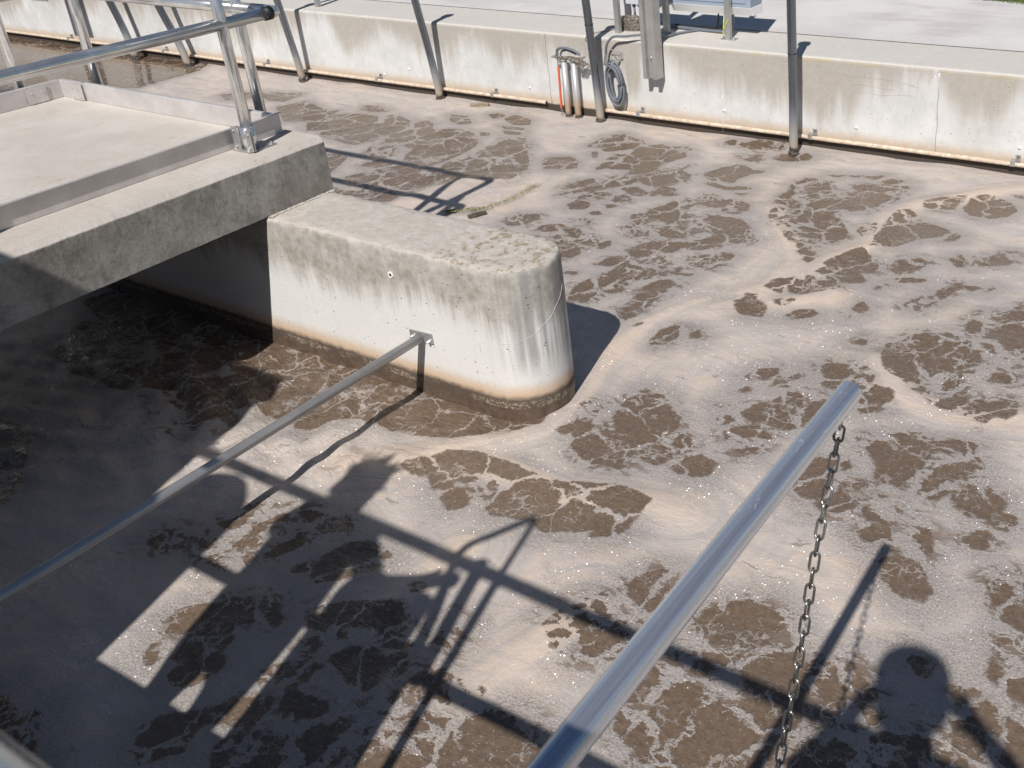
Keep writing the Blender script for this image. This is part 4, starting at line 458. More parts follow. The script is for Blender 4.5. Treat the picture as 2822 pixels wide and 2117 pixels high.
# ------------------------------------------------------------------ ground: road, grass, banks
def road_mat():
    M = NM('road', .85); P = M.pos()
    a = M.noise(P, 1.1, 5, .6); b = M.noise(P, 60, 4, .7)
    c = M.mix(M.rng(a, .35, .65), (.56, .54, .52), (.66, .635, .61))
    c = M.mix(M.math('MULTIPLY', M.rng(M.noise(M.map(P, (1, 2.5, 1)), .9, 5, .65), .52, .68), .45), c, (.42, .37, .35))
    c = M.mix(M.math('MULTIPLY', M.rng(b, .5, .75), .22), c, (.34, .32, .31))
    M.col(c); M.normal(M.bump(b, .004, .5)); return M.m
bm = new()
bmesh.ops.create_grid(bm, x_segments=80, y_segments=30, size=.5)
for v in bm.verts:
    v.co = Vector((v.co.x*80-14, 7.02+(v.co.y+.5)*40, .625)); v.co.z += .006*mnoise.noise(v.co*1.3) if v.co.y > 7.1 else 0
tag(obj('road', bm, road_mat()), kind='structure')
bm = new()
box(bm, -60, 40, -60, -1.9, .2, .9)
tag(obj('ground', bm, paint('gravel_ground', (.30, .27, .23), .9)), kind='structure')
# grass strip at the far side of the road
M = NM('grass_blades', .6); P = M.pos()
M.col(M.mix(M.noise(P, 25, 3, .6), (.05, .11, .015), (.14, .20, .035)))
bm = new()
for i in range(14000):
    gx = random.uniform(-7.5, .8); gy = 8.70+abs(random.gauss(0, .35))+.03*math.sin(gx*7)
    if gy > 10.6: continue
    h = random.uniform(.02, .06); a = random.uniform(0, 6.28); l = random.uniform(-.03, .03)
    dx, dy = math.cos(a)*.004, math.sin(a)*.004
    bm.faces.new((bm.verts.new((gx-dx, gy-dy, .625)), bm.verts.new((gx+dx, gy+dy, .625)), bm.verts.new((gx+l, gy+random.uniform(-.03, .03), .625+h))))
tag(obj('grass', bm, M.m), kind='stuff')
bm = new(); box(bm, -30, 25, 8.76, 30, .60, .632)
tag(obj('lawn', bm, paint('lawn_soil', (.07, .09, .03), .95)), kind='structure')

# ------------------------------------------------------------------ far channel wall
def extrude_profile(bm, prof, axis, ts, jit):
    """prof: closed (a, z) outline; ts: positions along axis; jit: per-vertex jitter size list"""
    rings = []
    for t in ts:
        ring = []
        for (a, z), j in zip(prof, jit):
            na = mnoise.noise(Vector((t*14, a*9, z*9)))*.6+mnoise.noise(Vector((t*55, a*30+4, z*30)))*.5
            nz = mnoise.noise(Vector((t*14+50, a*9, z*9)))*.6+mnoise.noise(Vector((t*50+9, a*30, z*30)))*.5
            aa, zz = a+na*j, z+nz*j
            ring.append(bm.verts.new((t, aa, zz) if axis == 'x' else (aa, t, zz)))
        rings.append(ring)
    n = len(prof)
    for A, B in zip(rings, rings[1:]):
        for k in range(n):
            f = bm.faces.new((A[k], A[(k+1) % n], B[(k+1) % n], B[k]))
    bm.faces.new(rings[0][::-1]); bm.faces.new(rings[-1])
    bmesh.ops.recalc_face_normals(bm, faces=bm.faces)
wall = thing('channel_wall', (-5, 6.7, 0), 'long weathered concrete wall along the far side of the tank, stained brown at its top', 'wall')
bm = new()
prof = [(6.42, -1), (6.42, .2), (6.42, .45), (6.42, .628), (6.424, .640), (6.434, .648), (6.45, .651), (6.7, .652), (6.99, .652), (7.0, .640), (7.0, -1)]
extrude_profile(bm, prof, 'x', [-34+.10*i for i in range(200)]+[-14+.03*i for i in range(560)], [0, .001, .0015, .003, .0035, .003, .002, .0008, .003, .002, 0])
obj('wall_body', bm, M_wall, wall)
bm = new()
for jx in (-5.30, -2.046):
    tube(bm, [(jx+.006*mnoise.noise(Vector((jx, 0, z*9))), 6.419, z) for z in [i*.02+.02 for i in range(32)]], .0012, 5)
tube(bm, [(-30+.4*i, 7.003, .6535) for i in range(100)], .0028, 5)
obj('expansion_joint', bm, M_crack, wall)
bm = new()
for c in ([(-2.892, .558), (-2.76, .545), (-2.632, .54), (-2.4, .538), (-2.28, .525), (-2.193, .508)], [(-2.66, .478), (-2.6, .486), (-2.514, .484), (-2.42, .475), (-2.341, .477)],
          [(-2.66, .424), (-2.6, .432), (-2.532, .437), (-2.45, .43), (-2.3, .445), (-2.2, .44)], [(-3.75, .42), (-3.72, .37), (-3.69, .33), (-3.70, .28)], [(-3.82, .50), (-3.75, .49), (-3.70, .50)]):
    pts = spline([(a, 6.4195, b) for a, b in c], 8)
    pts = [p+Vector((0, 0, .004*mnoise.noise(p*40))) for p in pts]
    tube(bm, pts, [.0007+.0004*mnoise.noise(p*25) for p in pts], 4)
obj('crack', bm, M_hair_crack, wall)
bm = new()
for sx_, z0, z1, r in ((-2.05, .30, .62, .006), (-2.075, .42, .6, .003), (-3.68, .02, .30, .005)):
    tube(bm, [(sx_-.0003*i, 6.4195, z1-(z1-z0)*i/10) for i in range(11)], [r*(1-.07*i) for i in range(11)], 6)
obj('lime_streak', bm, M_pale, wall)
for px, pz in ((-2.615, .182), (-1.493, .182), (-5.52, .176), (-7.226, .132), (-3.665, .187), (-6.9, .21)):
    bm = new(); r = bmesh.ops.create_cone(bm, cap_ends=True, segments=20, radius1=.013, radius2=.012, depth=.006)
    bmesh.ops.transform(bm, matrix=Matrix.Translation((px, 6.419, pz)) @ Matrix.Rotation(math.pi/2, 4, 'X'), verts=r['verts'])
    obj('tie_hole_plug', bm, M_white, wall, True)

# cream conduit along the foot of the wall
M_pvc = NM('cream_pvc', .55); P = M_pvc.pos(); n = M_pvc.noise(P, 30, 5, .7)
M_pvc.col(M_pvc.mix(M_pvc.rng(n, .35, .7), (.50, .38, .28), (.72, .64, .52))); M_pvc = M_pvc.m
for a, b, lab in ((-30, -5.335, 'left length of cream conduit along the far wall, ending at the wall joint'), (-4.76, 6, 'right length of cream conduit along the far wall, starting below the cable coil')):
    t = thing('conduit', ((a+b)/2 if a < -20 else -3, 6.39, .09), lab, 'pipe', 'conduits along the far wall')
    bm = new(); nseg = 60
    pts = [(a+(b-a)*i/nseg, 6.392+.003*mnoise.noise(Vector((i*.7, 0, 0))), .077+.004*mnoise.noise(Vector((i*.5, 3, 0)))) for i in range(nseg+1)]
    tube(bm, pts, .0145, 12, cap=False); obj('pipe', bm, M_pvc, t)
    bm = new(); ex = b if a < -20 else a
    tube(bm, [(ex-.002, 6.392, .077), (ex+.002, 6.392, .077)], .0125, 12); obj('open_end', bm, M_rubber, t)
    for cx in [q for q in (-14.0, -12.3, -10.5, -8.848, -7.278, -5.893, -4.399, -2.93, -1.501, -.1) if a < q < b]:
        bm = new(); box(bm, cx-.035, cx-.005, 6.374, 6.42, .066, .106); box(bm, cx-.012, cx+.022, 6.413, 6.42, .088, .135)
        c = obj('clamp', bm, M_galv, t, bevel=.002)
        bm = new(); bolt(bm, (cx+.006, 6.413, .124), (0, -1, 0), .006, .014); obj('bolt', bm, M_crack, c); c.children[0].location -= Vector(t.location)

# ------------------------------------------------------------------ pier (dividing wall)
pier = thing('pier', (-2.65, 2.862, 0), 'thick round-nosed concrete dividing wall with a small round hole in its side', 'concrete wall')
bm = new()
Y0, Y1, XN, RR = 2.672, 3.052, -2.65, .19
def outline(off):
    pts = []
    xs_ = [-14+.25*i for i in range(36)]+[-5.0+.03*i for i in range(79)]
    for xx in xs_: pts.append((xx, Y0+off))
    for i in range(33):
        a = -math.pi/2+math.pi*i/32; pts.append((XN+(RR-off)*math.cos(a), 2.862+(RR-off)*math.sin(a)))
    for xx in xs_[::-1]: pts.append((xx, Y1-off))
    return pts
levels = [(-.6, 0), (0, 0), (.05, 0), (.12, 0), (.2, 0), (.3, 0), (.4, 0), (.5, 0), (.6, 0), (.672, .000), (.687, .002), (.695, .007), (.6985, .015), (.700, .05), (.700, .10), (.70, .15)]
rings = []
for z, off in levels:
    ring = []
    for (px, py) in outline(off):
        j = .0010+(.0045 if .66 < z < .699 and off < .03 else 0)+(.0012 if off > .03 else 0)
        v = Vector((px*28, py*28, z*28)); q = Vector((px*75, py*75, z*60))
        d = Vector((mnoise.noise(v), mnoise.noise(v+Vector((9, 0, 0))), mnoise.noise(v+Vector((0, 9, 0)))))*.7+Vector((mnoise.noise(q), mnoise.noise(q+Vector((7, 0, 0))), mnoise.noise(q+Vector((0, 7, 0)))))*.5
        ring.append(bm.verts.new(Vector((px, py, z))+d*j))
    rings.append(ring)
n = len(rings[0])
for A, B in zip(rings, rings[1:]):
    for k in range(n): bm.faces.new((A[k], A[(k+1) % n], B[(k+1) % n], B[k])).smooth = True
# close the top as strips between the two long sides
top = rings[-1]; h = n//2
for k in range(h):
    a, b, c, d = top[k], top[k+1], top[n-2-k], top[n-1-k]
    vs = []
    for q in (a, b, c, d):
        if q not in vs: vs.append(q)
    if len(vs) >= 3:
        try: bm.faces.new(vs).smooth = True
        except ValueError: pass
obj('pier_body', bm, M_pier, pier)
bm = new(); tube(bm, arc((-3.191, 2.671, .569), (1, 0, 0), (0, 0, 1), .0115, 0, 2*math.pi, 24)[:-1], .0042, 8, closed=True); obj('hole_rim', bm, M_white, pier)
bm = new(); tube(bm, [(-3.191, 2.6725, .569), (-3.191, 2.6695, .569)], .0105, 20); obj('hole', bm, M_rubber, pier)
bm = new()
pts = []
for i in range(30):
    a = -1.35+1.75*i/29; pts.append((XN+.1908*math.cos(a), 2.862+.1908*math.sin(a), .372+.19*(i/29)**1.8+.004*math.sin(i*.9)))
tube(bm, pts, [.0008+.0005*mnoise.noise(Vector(p)*30) for p in pts], 5); tube(bm, [(-2.735, 2.6713, .39), (-2.728, 2.6713, .31)], .0007, 5); obj('lime_streak', bm, M_pale, pier)

# ------------------------------------------------------------------ bridge slab
bridge = thing('concrete_bridge', (-5.0, 1.6, .7), 'dark-faced concrete bridge slab with a pale top lying on the dividing wall', 'bridge')
bm = new()
XF = -3.953
prof = [(XF, .703), (XF, .78), (XF, .86), (XF, .925), (XF, .941), (XF-.001, .945), (XF-.014, .957), (XF-.027, .9685), (XF-.031, .9705), (XF-.3, .971), (-5.2, .971), (-6.12, .971), (-6.13, .96), (-6.13, .703)]
extrude_profile(bm, prof, 'y', [-.0+.012*i for i in range(256)]+[3.068], [.001, .001, .001, .0012, .0028, .0032, .0018, .0016, .001, .0005, .0005, .001, .001, .001])
obj('slab', bm, M_slab, bridge)
bm = new()   # mortar crumbs at the joint with the pier
for i in range(260):
    yy = random.uniform(2.68, 3.06); s = random.uniform(.002, .007)
    r = bmesh.ops.create_icosphere(bm, subdivisions=1, radius=s)
    bmesh.ops.transform(bm, matrix=Matrix.Translation((XF+.004+abs(random.gauss(0, .006)), yy, .700+s*.3)) @ Matrix.Rotation(random.random()*6, 4, 'Z') @ Matrix.Diagonal((1.4, 1, .6, 1)), verts=r['verts'])
obj('mortar_joint', bm, M_slab, bridge)

# near walkway carrying the camera side (its rail passes the lower left corner)
walk = thing('walkway', (-2, -.8, .7), 'concrete walkway at the near edge of the tank, under the photographer', 'walkway')
bm = new(); box(bm, -14, 6, -1.9, .04, .70, .965); obj('slab', bm, M_slab, walk)
bm = new(); box(bm, -14, 6, -.5, -.2, -.6, .698); obj('support_wall', bm, M_wall, walk)

# ------------------------------------------------------------------ bridge guard rail
TR = .030
rail = thing('guard_rail', (-4.107, 2.788, .971), 'polished stainless steel guard rail with toe boards round the end of the concrete bridge', 'railing')
ZK, ZT, ZD = 1.548, 2.05, .971
for nm, z in (('knee_rail', ZK), ('handrail', ZT)):
    bm = new(); tube(bm, [(-4.107, .1, z), (-4.107, 3.02, z)], TR-.003, 24); obj(nm, bm, MS_y, rail)
    bm = new(); tube(bm, [(-4.135, 3.075, z), (-6.10, 3.075, z)], TR-.003, 24); obj(nm, bm, MS_x, rail)
    bm = new(); tube(bm, [(-6.06, .1, z), (-6.06, 3.02, z)], TR-.003, 24); obj(nm, bm, MS_y, rail)
    bm = new(); tube(bm, spline([(-4.135, 3.075, z), (-4.115, 3.07, z), (-4.108, 3.05, z), (-4.107, 3.01, z)], 6), TR-.003, 20); obj('bend', bm, MS_x, rail)
bm = new(); tube(bm, [(-4.107, 3.012, ZK), (-4.107, 3.046, ZK)], TR+.0015, 24); obj('end_cap', bm, M_rubber, rail)
for (px, py) in ((-4.107, 2.788), (-4.107, 1.35), (-4.385, 3.075), (-5.775, 3.075), (-6.06, 2.80), (-6.06, 1.4)):
    bm = new(); tube(bm, [(px, py, ZD-(.0 if py < 3.05 else .14)), (px, py, ZT)], TR-.0045, 24); obj('post', bm, MS_z, rail)
    if py < 3.05 and px > -5:
        bm = new()   # split clamp sleeve
        tube(bm, [(px, py, ZD+.004), (px, py, ZD+.112)], TR+.003, 20)
        s = obj('sleeve', bm, MS_z, rail)
        bm = new()
        box(bm, px-.072, px-.026, py-.034, py-.029, ZD+.006, ZD+.115); box(bm, px+.026, px+.060, py-.034, py-.029, ZD+.006, ZD+.106)
        box(bm, px+.026, px+.060, py-.024, py-.019, ZD+.006, ZD+.106)
        obj('sleeve_flange', bm, M_galv, rail, bevel=.001)
        bm = new(); box(bm, px-.085, px+.045, py-.045, py+.105, ZD+.001, ZD+.007); obj('base_plate', bm, M_galv, rail, bevel=.0015)
        for q in ((px-.055, py-.034, ZD+.095), (px+.045, py-.034, ZD+.085), (px+.045, py-.034, ZD+.025), (px-.05, py-.034, ZD+.022)):
            bm = new(); bolt(bm, q, (0, -1, 0), .0055, .009); obj('bolt', bm, MS_z, rail)
        for q in ((px+.02, py-.03, ZD+.007), (px+.028, py+.085, ZD+.007), (px-.06, py-.036, ZD+.007)):
            bm = new(); bolt(bm, q, (0, 0, 1), .007, .012); obj('bolt', bm, MS_z, rail)
# toe boards: Z-shaped sheet strips
def toe(x0, y0, x1, y1, inn, nm='toe_board'):
    bm = new(); d = Vector((x1-x0, y1-y0, 0)); L = d.length; d.normalize(); i = Vector(inn)
    prof = [(0, ZD+.002), (0, 1.068), (.003, 1.0715), (.022, 1.0715), (.022, 1.0695), (.0045, 1.0695), (.0025, 1.067), (.0025, ZD+.002)]
    A = [bm.verts.new(Vector((x0, y0, z))+i*-a) for a, z in prof]; B = [bm.verts.new(Vector((x1, y1, z))+i*-a) for a, z in prof]
    for k in range(8): bm.faces.new((A[k], A[(k+1) % 8], B[(k+1) % 8], B[k]))
    bm.faces.new(A[::-1]); bm.faces.new(B); bmesh.ops.recalc_face_normals(bm, faces=bm.faces)
    return obj(nm, bm, M_toe, rail)
toe(-4.205, .1, -4.205, 2.80, (-1, 0, 0)); toe(-4.198, 2.775, -4.198, 3.035, (-1, 0, 0)); toe(-4.21, 2.99, -5.79, 2.99, (0, -1, 0)); toe(-5.78, 2.986, -6.0, 2.986, (0, -1, 0)); toe(-6.0, 2.984, -6.0, .1, (1, 0, 0))
bm = new(); box(bm, -5.885, -5.775, 2.976, 2.980, ZD+.004, 1.066); obj('splice_plate', bm, M_toe, rail)
bm = new(); box(bm, -5.995, -5.991, 2.79, 2.90, ZD+.004, 1.066); obj('splice_plate', bm, M_toe, rail)
for q in ((-5.864, 1.041), (-5.804, 1.039), (-5.86, .988), (-5.8, .987)):
    bm = new(); bolt(bm, (q[0], 2.976, q[1]), (0, -1, 0), .0045, .006); obj('rivet', bm, MS_z, rail)
for q in ((2.815, 1.034), (2.875, 1.034), (2.816, .985), (2.875, .985)):
    bm = new(); bolt(bm, (-5.991, q[0], q[1]), (1, 0, 0), .0045, .006); obj('rivet', bm, MS_z, rail)

# ------------------------------------------------------------------ near rail, swing arm, chain
nrail = thing('walkway_rail', (-.5, .1, .965), 'out-of-focus steel handrail crossing the lower left corner of the photo', 'railing')
HZ = 2.022
M_blurr = steel('near_rail_steel', (.62, .62, .62), .22, 'x', .1)
for nm, z in (('handrail', HZ), ('knee_rail', 1.515)):
    bm = new(); tube(bm, [(-3.9, .1-(.012 if z > 2 else 0), z), (4.5, .1-(.012 if z > 2 else 0), z)], .024, 28); obj(nm, bm, M_blurr, nrail)
for px in (-3.3, -1.49, .9, 2.6):
    bm = new(); tube(bm, [(px, .1, .80), (px, .1, 2.03)], .017 if px == -1.49 else .024, 16); obj('post', bm, MS_z, nrail)
bm = new(); box(bm, -4.0, 5, .06, .066, .90, 1.065); obj('toe_board', bm, M_toe, nrail)
bm = new()
tube(bm, spline([(-1.60, .1, 1.50), (-1.63, .1, 1.75), (-1.68, .1, 2.04), (-1.60, .1, 2.2), (-1.50, .1, 2.34)], 8), .015, 10)
tube(bm, [(-1.49, .1, 2.0), (-1.485, .1, 2.34)], .013, 10); tube(bm, [(-1.585, .1, 2.04), (-1.555, .1, 1.50)], .026, 12); tube(bm, [(-1.685, .1, 2.04), (-1.61, .1, 1.50)], .016, 12)
obj('lifting_bracket', bm, MS_z, nrail)

arm = thing('support_tube', (-.50, .14, 1.53), 'thick polished steel tube with scratches reaching out over the foam in the foreground', 'steel tube')
bm = new()
pa, pb = Vector((-.512, .13, 1.525)), Vector((-.525, 1.288, 1.522))
tube(bm, [pa, pb], .0195, 48, cap=False); 
tube(bm, [pb, pb+(pb-pa).normalized()*.0005], [.0195, .0175], 48, cap=False)
obj('tube', bm, M_tube, arm)
bm = new(); tube(bm, [pa+(pb-pa)*.3, pb-Vector((0, .004, 0))], .0172, 32); obj('inner_plug', bm, M_rubber, arm)
bm = new(); box(bm, -.545, -.47, .13, .145, 1.47, 1.59); obj('hinge_plate', bm, M_galv, arm, bevel=.002)
bm = new(); tube(bm, arc((-.530, 1.268, 1.492), (0, 1, 0), (0, 0, 1), .011, -math.pi, math.pi, 16)[:-1], .0032, 8, closed=True); obj('chain_eye', bm, M_rubber, arm)

chain = thing('chain', (-.545, 1.262, 1.462), 'steel link chain hanging from the end of the thick foreground tube', 'chain')
path = spline([(-.531, 1.270, 1.498), (-.541, 1.290, 1.450), (-.550, 1.286, 1.380), (-.550, 1.251, 1.307), (-.55, 1.215, 1.232), (-.55, 1.162, 1.085), (-.55, 1.107, .96), (-.55, 1.066, .885), (-.55, .98, .76), (-.55, .86, .67), (-.55, .7, .64), (-.55, .5, .72), (-.55, .3, .95), (-.55, .13, 1.4)], 40)
cum = [0]
for a, b in zip(path, path[1:]): cum.append(cum[-1]+(b-a).length)
def at_len(s):
    import bisect
    i = min(max(bisect.bisect(cum, s)-1, 0), len(path)-2)
    t = (s-cum[i])/max(cum[i+1]-cum[i], 1e-9); return path[i].lerp(path[i+1], t), (path[i+1]-path[i]).normalized()
def link_pts(L, W, n=8):
    r = W/2; h = L/2-r
    return [(r*math.cos(a), h+r*math.sin(a)) for a in [math.pi*i/n for i in range(n+1)]]+[(-r*math.cos(a), -h-r*math.sin(a)) for a in [math.pi*i/n for i in range(n+1)]]
proto = None; k = 0; s = .012; pitch = .0300
lp = link_pts(.0345, .0150)
while s < cum[-1]-.02 and k < 96:
    p, t = at_len(s)
    side = Vector((1, .35, .2)); side = (side-t*side.dot(t)).normalized()
    ang = math.radians(12 if k % 2 == 0 else 102)+random.uniform(-.18, .18)
    side = Matrix.Rotation(ang, 3, t) @ side
    nrm_ = t.cross(side)
    if proto is None:
        me_bm = new(); tube(me_bm, [(a, b, 0) for a, b in lp], .0024, 8, closed=True)
        me = bpy.data.meshes.new('link'); me_bm.to_mesh(me); me_bm.free(); me.materials.append(M_chain); proto = me
    o = bpy.data.objects.new('link', proto); link(o, chain)
    mm = Matrix((( side.x, t.x, nrm_.x, p.x-chain.location.x), (side.y, t.y, nrm_.y, p.y-chain.location.y), (side.z, t.z, nrm_.z, p.z-chain.location.z), (0, 0, 0, 1)))
    o.matrix_basis = mm; k += 1; s += pitch*.945

# ------------------------------------------------------------------ brace pole from the pier
M_brace = dull('grey_galvanised_tube', (.47, .47, .475), .42, metal=.5)
brace = thing('brace_pole', (-3.066, 2.67, .297), 'thin grey pole bolted to the side of the dividing wall', 'pole')
bm = new(); tube(bm, [(-3.066, 2.664, .298), (-3.068, .9, .300), (-3.07, -.19, .302)], .0205, 24); obj('pole', bm, M_brace, brace)
bm = new(); box(bm, -3.130, -3.000, 2.662, 2.670, .277, .326, Matrix.Rotation(-.04, 4, 'Y')); obj('mounting_plate', bm, M_galv, brace, bevel=.002)
for q in ((-3.112, 2.662, .295), (-3.018, 2.662, .290)):
    bm = new(); bolt(bm, q, (0, -1, 0), .009, .004); bolt(bm, (q[0], q[1]-.004, q[2]), (0, -1, 0), .006, .012); obj('bolt', bm, MS_z, brace)

# ------------------------------------------------------------------ vertical steel pipes in front of the far wall
M_pole = NM('stained_sky_toned_pipe', .3, .8); P = M_pole.pos(); z = M_pole.xyz(P)[2]
g = M_pole.noise(M_pole.map(P, (60, 60, 3)), 1, 4, .6); nz_ = M_pole.math('ADD', z, M_pole.math('MULTIPLY_ADD', M_pole.noise(P, 14, 4, .6), .10, -.05))
c = M_pole.mix(g, (.16, .18, .21), (.24, .26, .29)); c = M_pole.mix(M_pole.rng(nz_, .34, .14, 0, 1), c, (.34, .33, .31))  # dark blue-grey upper tone stands in for reflected sky
c = M_pole.mix(M_pole.rng(nz_, .16, .07, 0, .6), c, (.42, .33, .24)); c = M_pole.mix(M_pole.rng(nz_, .065, .03), c, (.06, .05, .045)); M_pole.col(c)
M_pole.rough(M_pole.rng(nz_, .38, .12, .27, .7)); M_pole.put(M_pole.b.inputs['Metallic'], M_pole.rng(nz_, .45, .2, .85, .15)); M_pole = M_pole.m
poles = [(-8.229, 'stained steel pipe at the far wall just right of the guard rail end', [(-8.236, 6.305, -.3), (-8.233, 6.300, .05), (-8.218, 6.243, .45), (-8.198, 6.181, .793), (-8.17, 6.09, 1.3)]),
         (-6.484, 'stained steel pipe at the far wall, second to the right of the guard rail', [(-6.490, 6.345, -.3), (-6.485, 6.335, .06), (-6.468, 6.275, .45), (-6.435, 6.176, .891), (-6.41, 6.10, 1.3)]),
         (-4.744, 'dark jointed steel pipe between the two short grey tubes and the cable coil', [(-4.748, 6.335, -.3), (-4.745, 6.325, .08), (-4.739, 6.295, .45), (-4.724, 6.250, .85), (-4.70, 6.18, 1.3)]),
         (-2.999, 'upright dark steel pipe standing alone at the right of the far wall', [(-3.004, 6.225, -.3), (-2.999, 6.217, .068), (-2.989, 6.190, .47), (-2.982, 6.165, .774), (-2.985, 6.160, 1.08), (-2.985, 6.15, 1.32)]),
         (-9.95, 'stained steel pipe seen between the guard rail posts, nearer to the rail end', [(-9.94, 6.27, -.3), (-9.95, 6.265, .02), (-10.00, 6.24, .3), (-10.07, 6.19, .62), (-10.2, 6.1, 1.3)]),
         (-10.85, 'stained steel pipe seen behind the guard rail, leftmost of the row of pipes', [(-10.84, 6.26, -.3), (-10.85, 6.255, .02), (-10.89, 6.24, .3), (-10.94, 6.2, .62), (-11.05, 6.1, 1.3)])]
for bx, lab, pth in poles:
    t = thing('drop_pipe', (pth[1][0], pth[1][1], 0), lab, 'pipe', 'steel pipes standing along the far wall')
    r = .031 if bx > -9 else .036
    bm = new(); tube(bm, spline(pth, 6), r, 20); obj('pipe', bm, M_pole, t)
    top = Vector(pth[-1])
    bm = new(); tube(bm, [top-Vector((0, 0, .05)), top+Vector((0, 0, .02))], r+.014, 20); obj('coupling', bm, M_pole, t)
    if bx in (-4.744, -2.999):
        zc = .78 if bx == -4.744 else .735
        q = [Vector(p) for p in spline(pth, 20)]; q = min(q, key=lambda v: abs(v.z-zc))
        bm = new(); tube(bm, [q-Vector((0, 0, .003)), q+Vector((0, 0, .003))], r+.0022, 20); obj('joint_ring', bm, M_rubber, t)
    bm = new(); box(bm, top.x-.02, top.x+.02, top.y, 6.62, top.z-.03, top.z+.0); box(bm, top.x-.02, top.x+.02, 6.58, 6.62, .652, top.z-.03) if bx not in (-2.999, -6.484) else None
    if bx in (-2.999, -6.484): bm.free()
    else: obj('support_arm', bm, M_galv, t, bevel=.002)
    # dark growth at the waterline
    bm = new()
    for i in range(26):
        a = random.uniform(0, 6.28); rr = random.uniform(.006, .014)
        v = bmesh.ops.create_icosphere(bm, subdivisions=1, radius=rr)['verts']
        bmesh.ops.translate(bm, verts=v, vec=(pth[1][0]+math.cos(a)*r, pth[1][1]+math.sin(a)*r, random.uniform(-.005, .022)))
    obj('growth', bm, M_crack, t)

# made-up board beyond the frame, added to cast the far-left wall shadow
t = thing('shadow_board', (-11.95, 6.0, .62), 'dark steel board added out of view beyond the left pipes to shade the far wall', 'shadow board')
bm = new(); box(bm, -12.1, -11.72, 5.97, 5.985, .62, 1.6); obj('board', bm, M_galv, t)
for xx in (-12.0, -11.8):
    bm = new(); box(bm, xx-.015, xx+.015, 5.985, 6.66, 1.2, 1.23); box(bm, xx-.015, xx+.015, 6.62, 6.66, .652, 1.2); obj('bracket', bm, M_galv, t)

# ------------------------------------------------------------------ two short pump tubes, chain across their tops, red rope
M_pump = NM('pump_tube', .45, .3); P = M_pump.pos(); z = M_pump.xyz(P)[2]
nz_ = M_pump.math('ADD', z, M_pump.math('MULTIPLY_ADD', M_pump.noise(P, 20, 4, .6), .08, -.04))
c = M_pump.mix(M_pump.rng(nz_, .22, .08), (.47, .47, .48), (.50, .36, .25)); c = M_pump.mix(M_pump.rng(nz_, .05, .02), c, (.12, .10, .09)); M_pump.col(c); M_pump = M_pump.m
for px, lab in ((-5.078, 'left one of two short grey tubes under the tangled chain, beside the orange rope'), (-4.980, 'right one of two short grey tubes under the tangled chain, beside the dark pipe')):
    t = thing('pump_tube', (px, 6.35, 0), lab, 'tube', 'short grey tubes on the far wall')
    bm = new(); tube(bm, [(px-.003, 6.35, -.2), (px+.001, 6.35, .455)], .025, 20); obj('pipe', bm, M_pump, t)
    bm = new(); tube(bm, [(px, 6.35, .455), (px, 6.35, .472)], .030, 20); obj('cap', bm, M_pump, t)
    bm = new(); tube(bm, [(px, 6.35, -.01), (px, 6.35, .012)], .031, 16); obj('collar', bm, M_crack, t)
M_pile = NM('zinc_chain', .45, .6); P = M_pile.pos(); n = M_pile.noise(P, 70, 3, .7)
M_pile.col(M_pile.mix(M_pile.rng(n, .35, .7), (.20, .16, .12), (.60, .56, .50))); M_pile = M_pile.m
def chain_mesh(bm, pts, pitch=.0165, L=.021, W=.012, r=.0022, n=3, seg=5):
    P = [Vector(p) for p in pts]; cum = [0]
    for a, b in zip(P, P[1:]): cum.append(cum[-1]+(b-a).length)
    lp = link_pts(L, W, n); s = 0; k = 0; i = 0
    while s < cum[-1]:
        while i < len(P)-2 and cum[i+1] < s: i += 1
        p = P[i].lerp(P[i+1], (s-cum[i])/max(cum[i+1]-cum[i], 1e-9)); t = (P[i+1]-P[i]).normalized()
        u = Vector((0, 0, 1)) if abs(t.z) < .8 else Vector((1, 0, 0)); u = (u-t*u.dot(t)).normalized()
        u = Matrix.Rotation((k % 2)*1.57+random.uniform(-.5, .5), 3, t) @ u
        tube(bm, [p+u*a+t*b for a, b in lp], r, seg, closed=True); s += pitch; k += 1
bm = new()
for j in range(5):
    pts = spline([(-5.165+random.uniform(0, .03), 6.335+random.uniform(-.02, .03), .50-random.uniform(0, .02)), (-5.10, 6.32+random.uniform(-.02, .03), .487+random.uniform(-.01, .015)), (-5.02, 6.325+random.uniform(-.02, .03), .49+random.uniform(-.015, .01)), (-4.93, 6.33+random.uniform(-.02, .03), .478+random.uniform(-.02, .015)), (-4.865+random.uniform(0, .03), 6.345+random.uniform(-.02, .02), .475+random.uniform(-.03, .04))], 8)
    chain_mesh(bm, pts)
for j in range(5):
    x0 = random.uniform(-4.95, -4.86); chain_mesh(bm, spline([(x0, 6.33, .475), (x0+.02, 6.325, .44-random.uniform(0, .025)), (x0+.045, 6.335, .475)], 6))
tag(obj('tangled_chain', bm, M_pile), 'tangled small zinc chain lying across the tops of the two short grey tubes', 'chain')
bm = new()
tube(bm, spline([(-5.12, 6.33, .505), (-5.115, 6.33, .545), (-5.07, 6.325, .565), (-5.0, 6.325, .565), (-4.93, 6.33, .545), (-4.90, 6.335, .52)], 8), .011, 12)
tube(bm, spline([(-5.10, 6.345, .50), (-5.08, 6.345, .535), (-5.02, 6.345, .545), (-4.94, 6.345, .52)], 8), .008, 10)
tag(obj('rubber_hose', bm, M_cable), 'short bent grey rubber hose arching over the two short grey tubes', 'hose')
bm = new()
for ph in (0, 2.09, 4.19):
    tube(bm, [(-5.133-.012*(i/120)+.005*math.cos(i*.45+ph), 6.345+.005*math.sin(i*.45+ph), .405-.34*i/120) for i in range(121)], .0052, 6)
tag(obj('orange_rope', bm, M_red), 'frayed orange rope hanging beside the short grey tubes', 'rope')
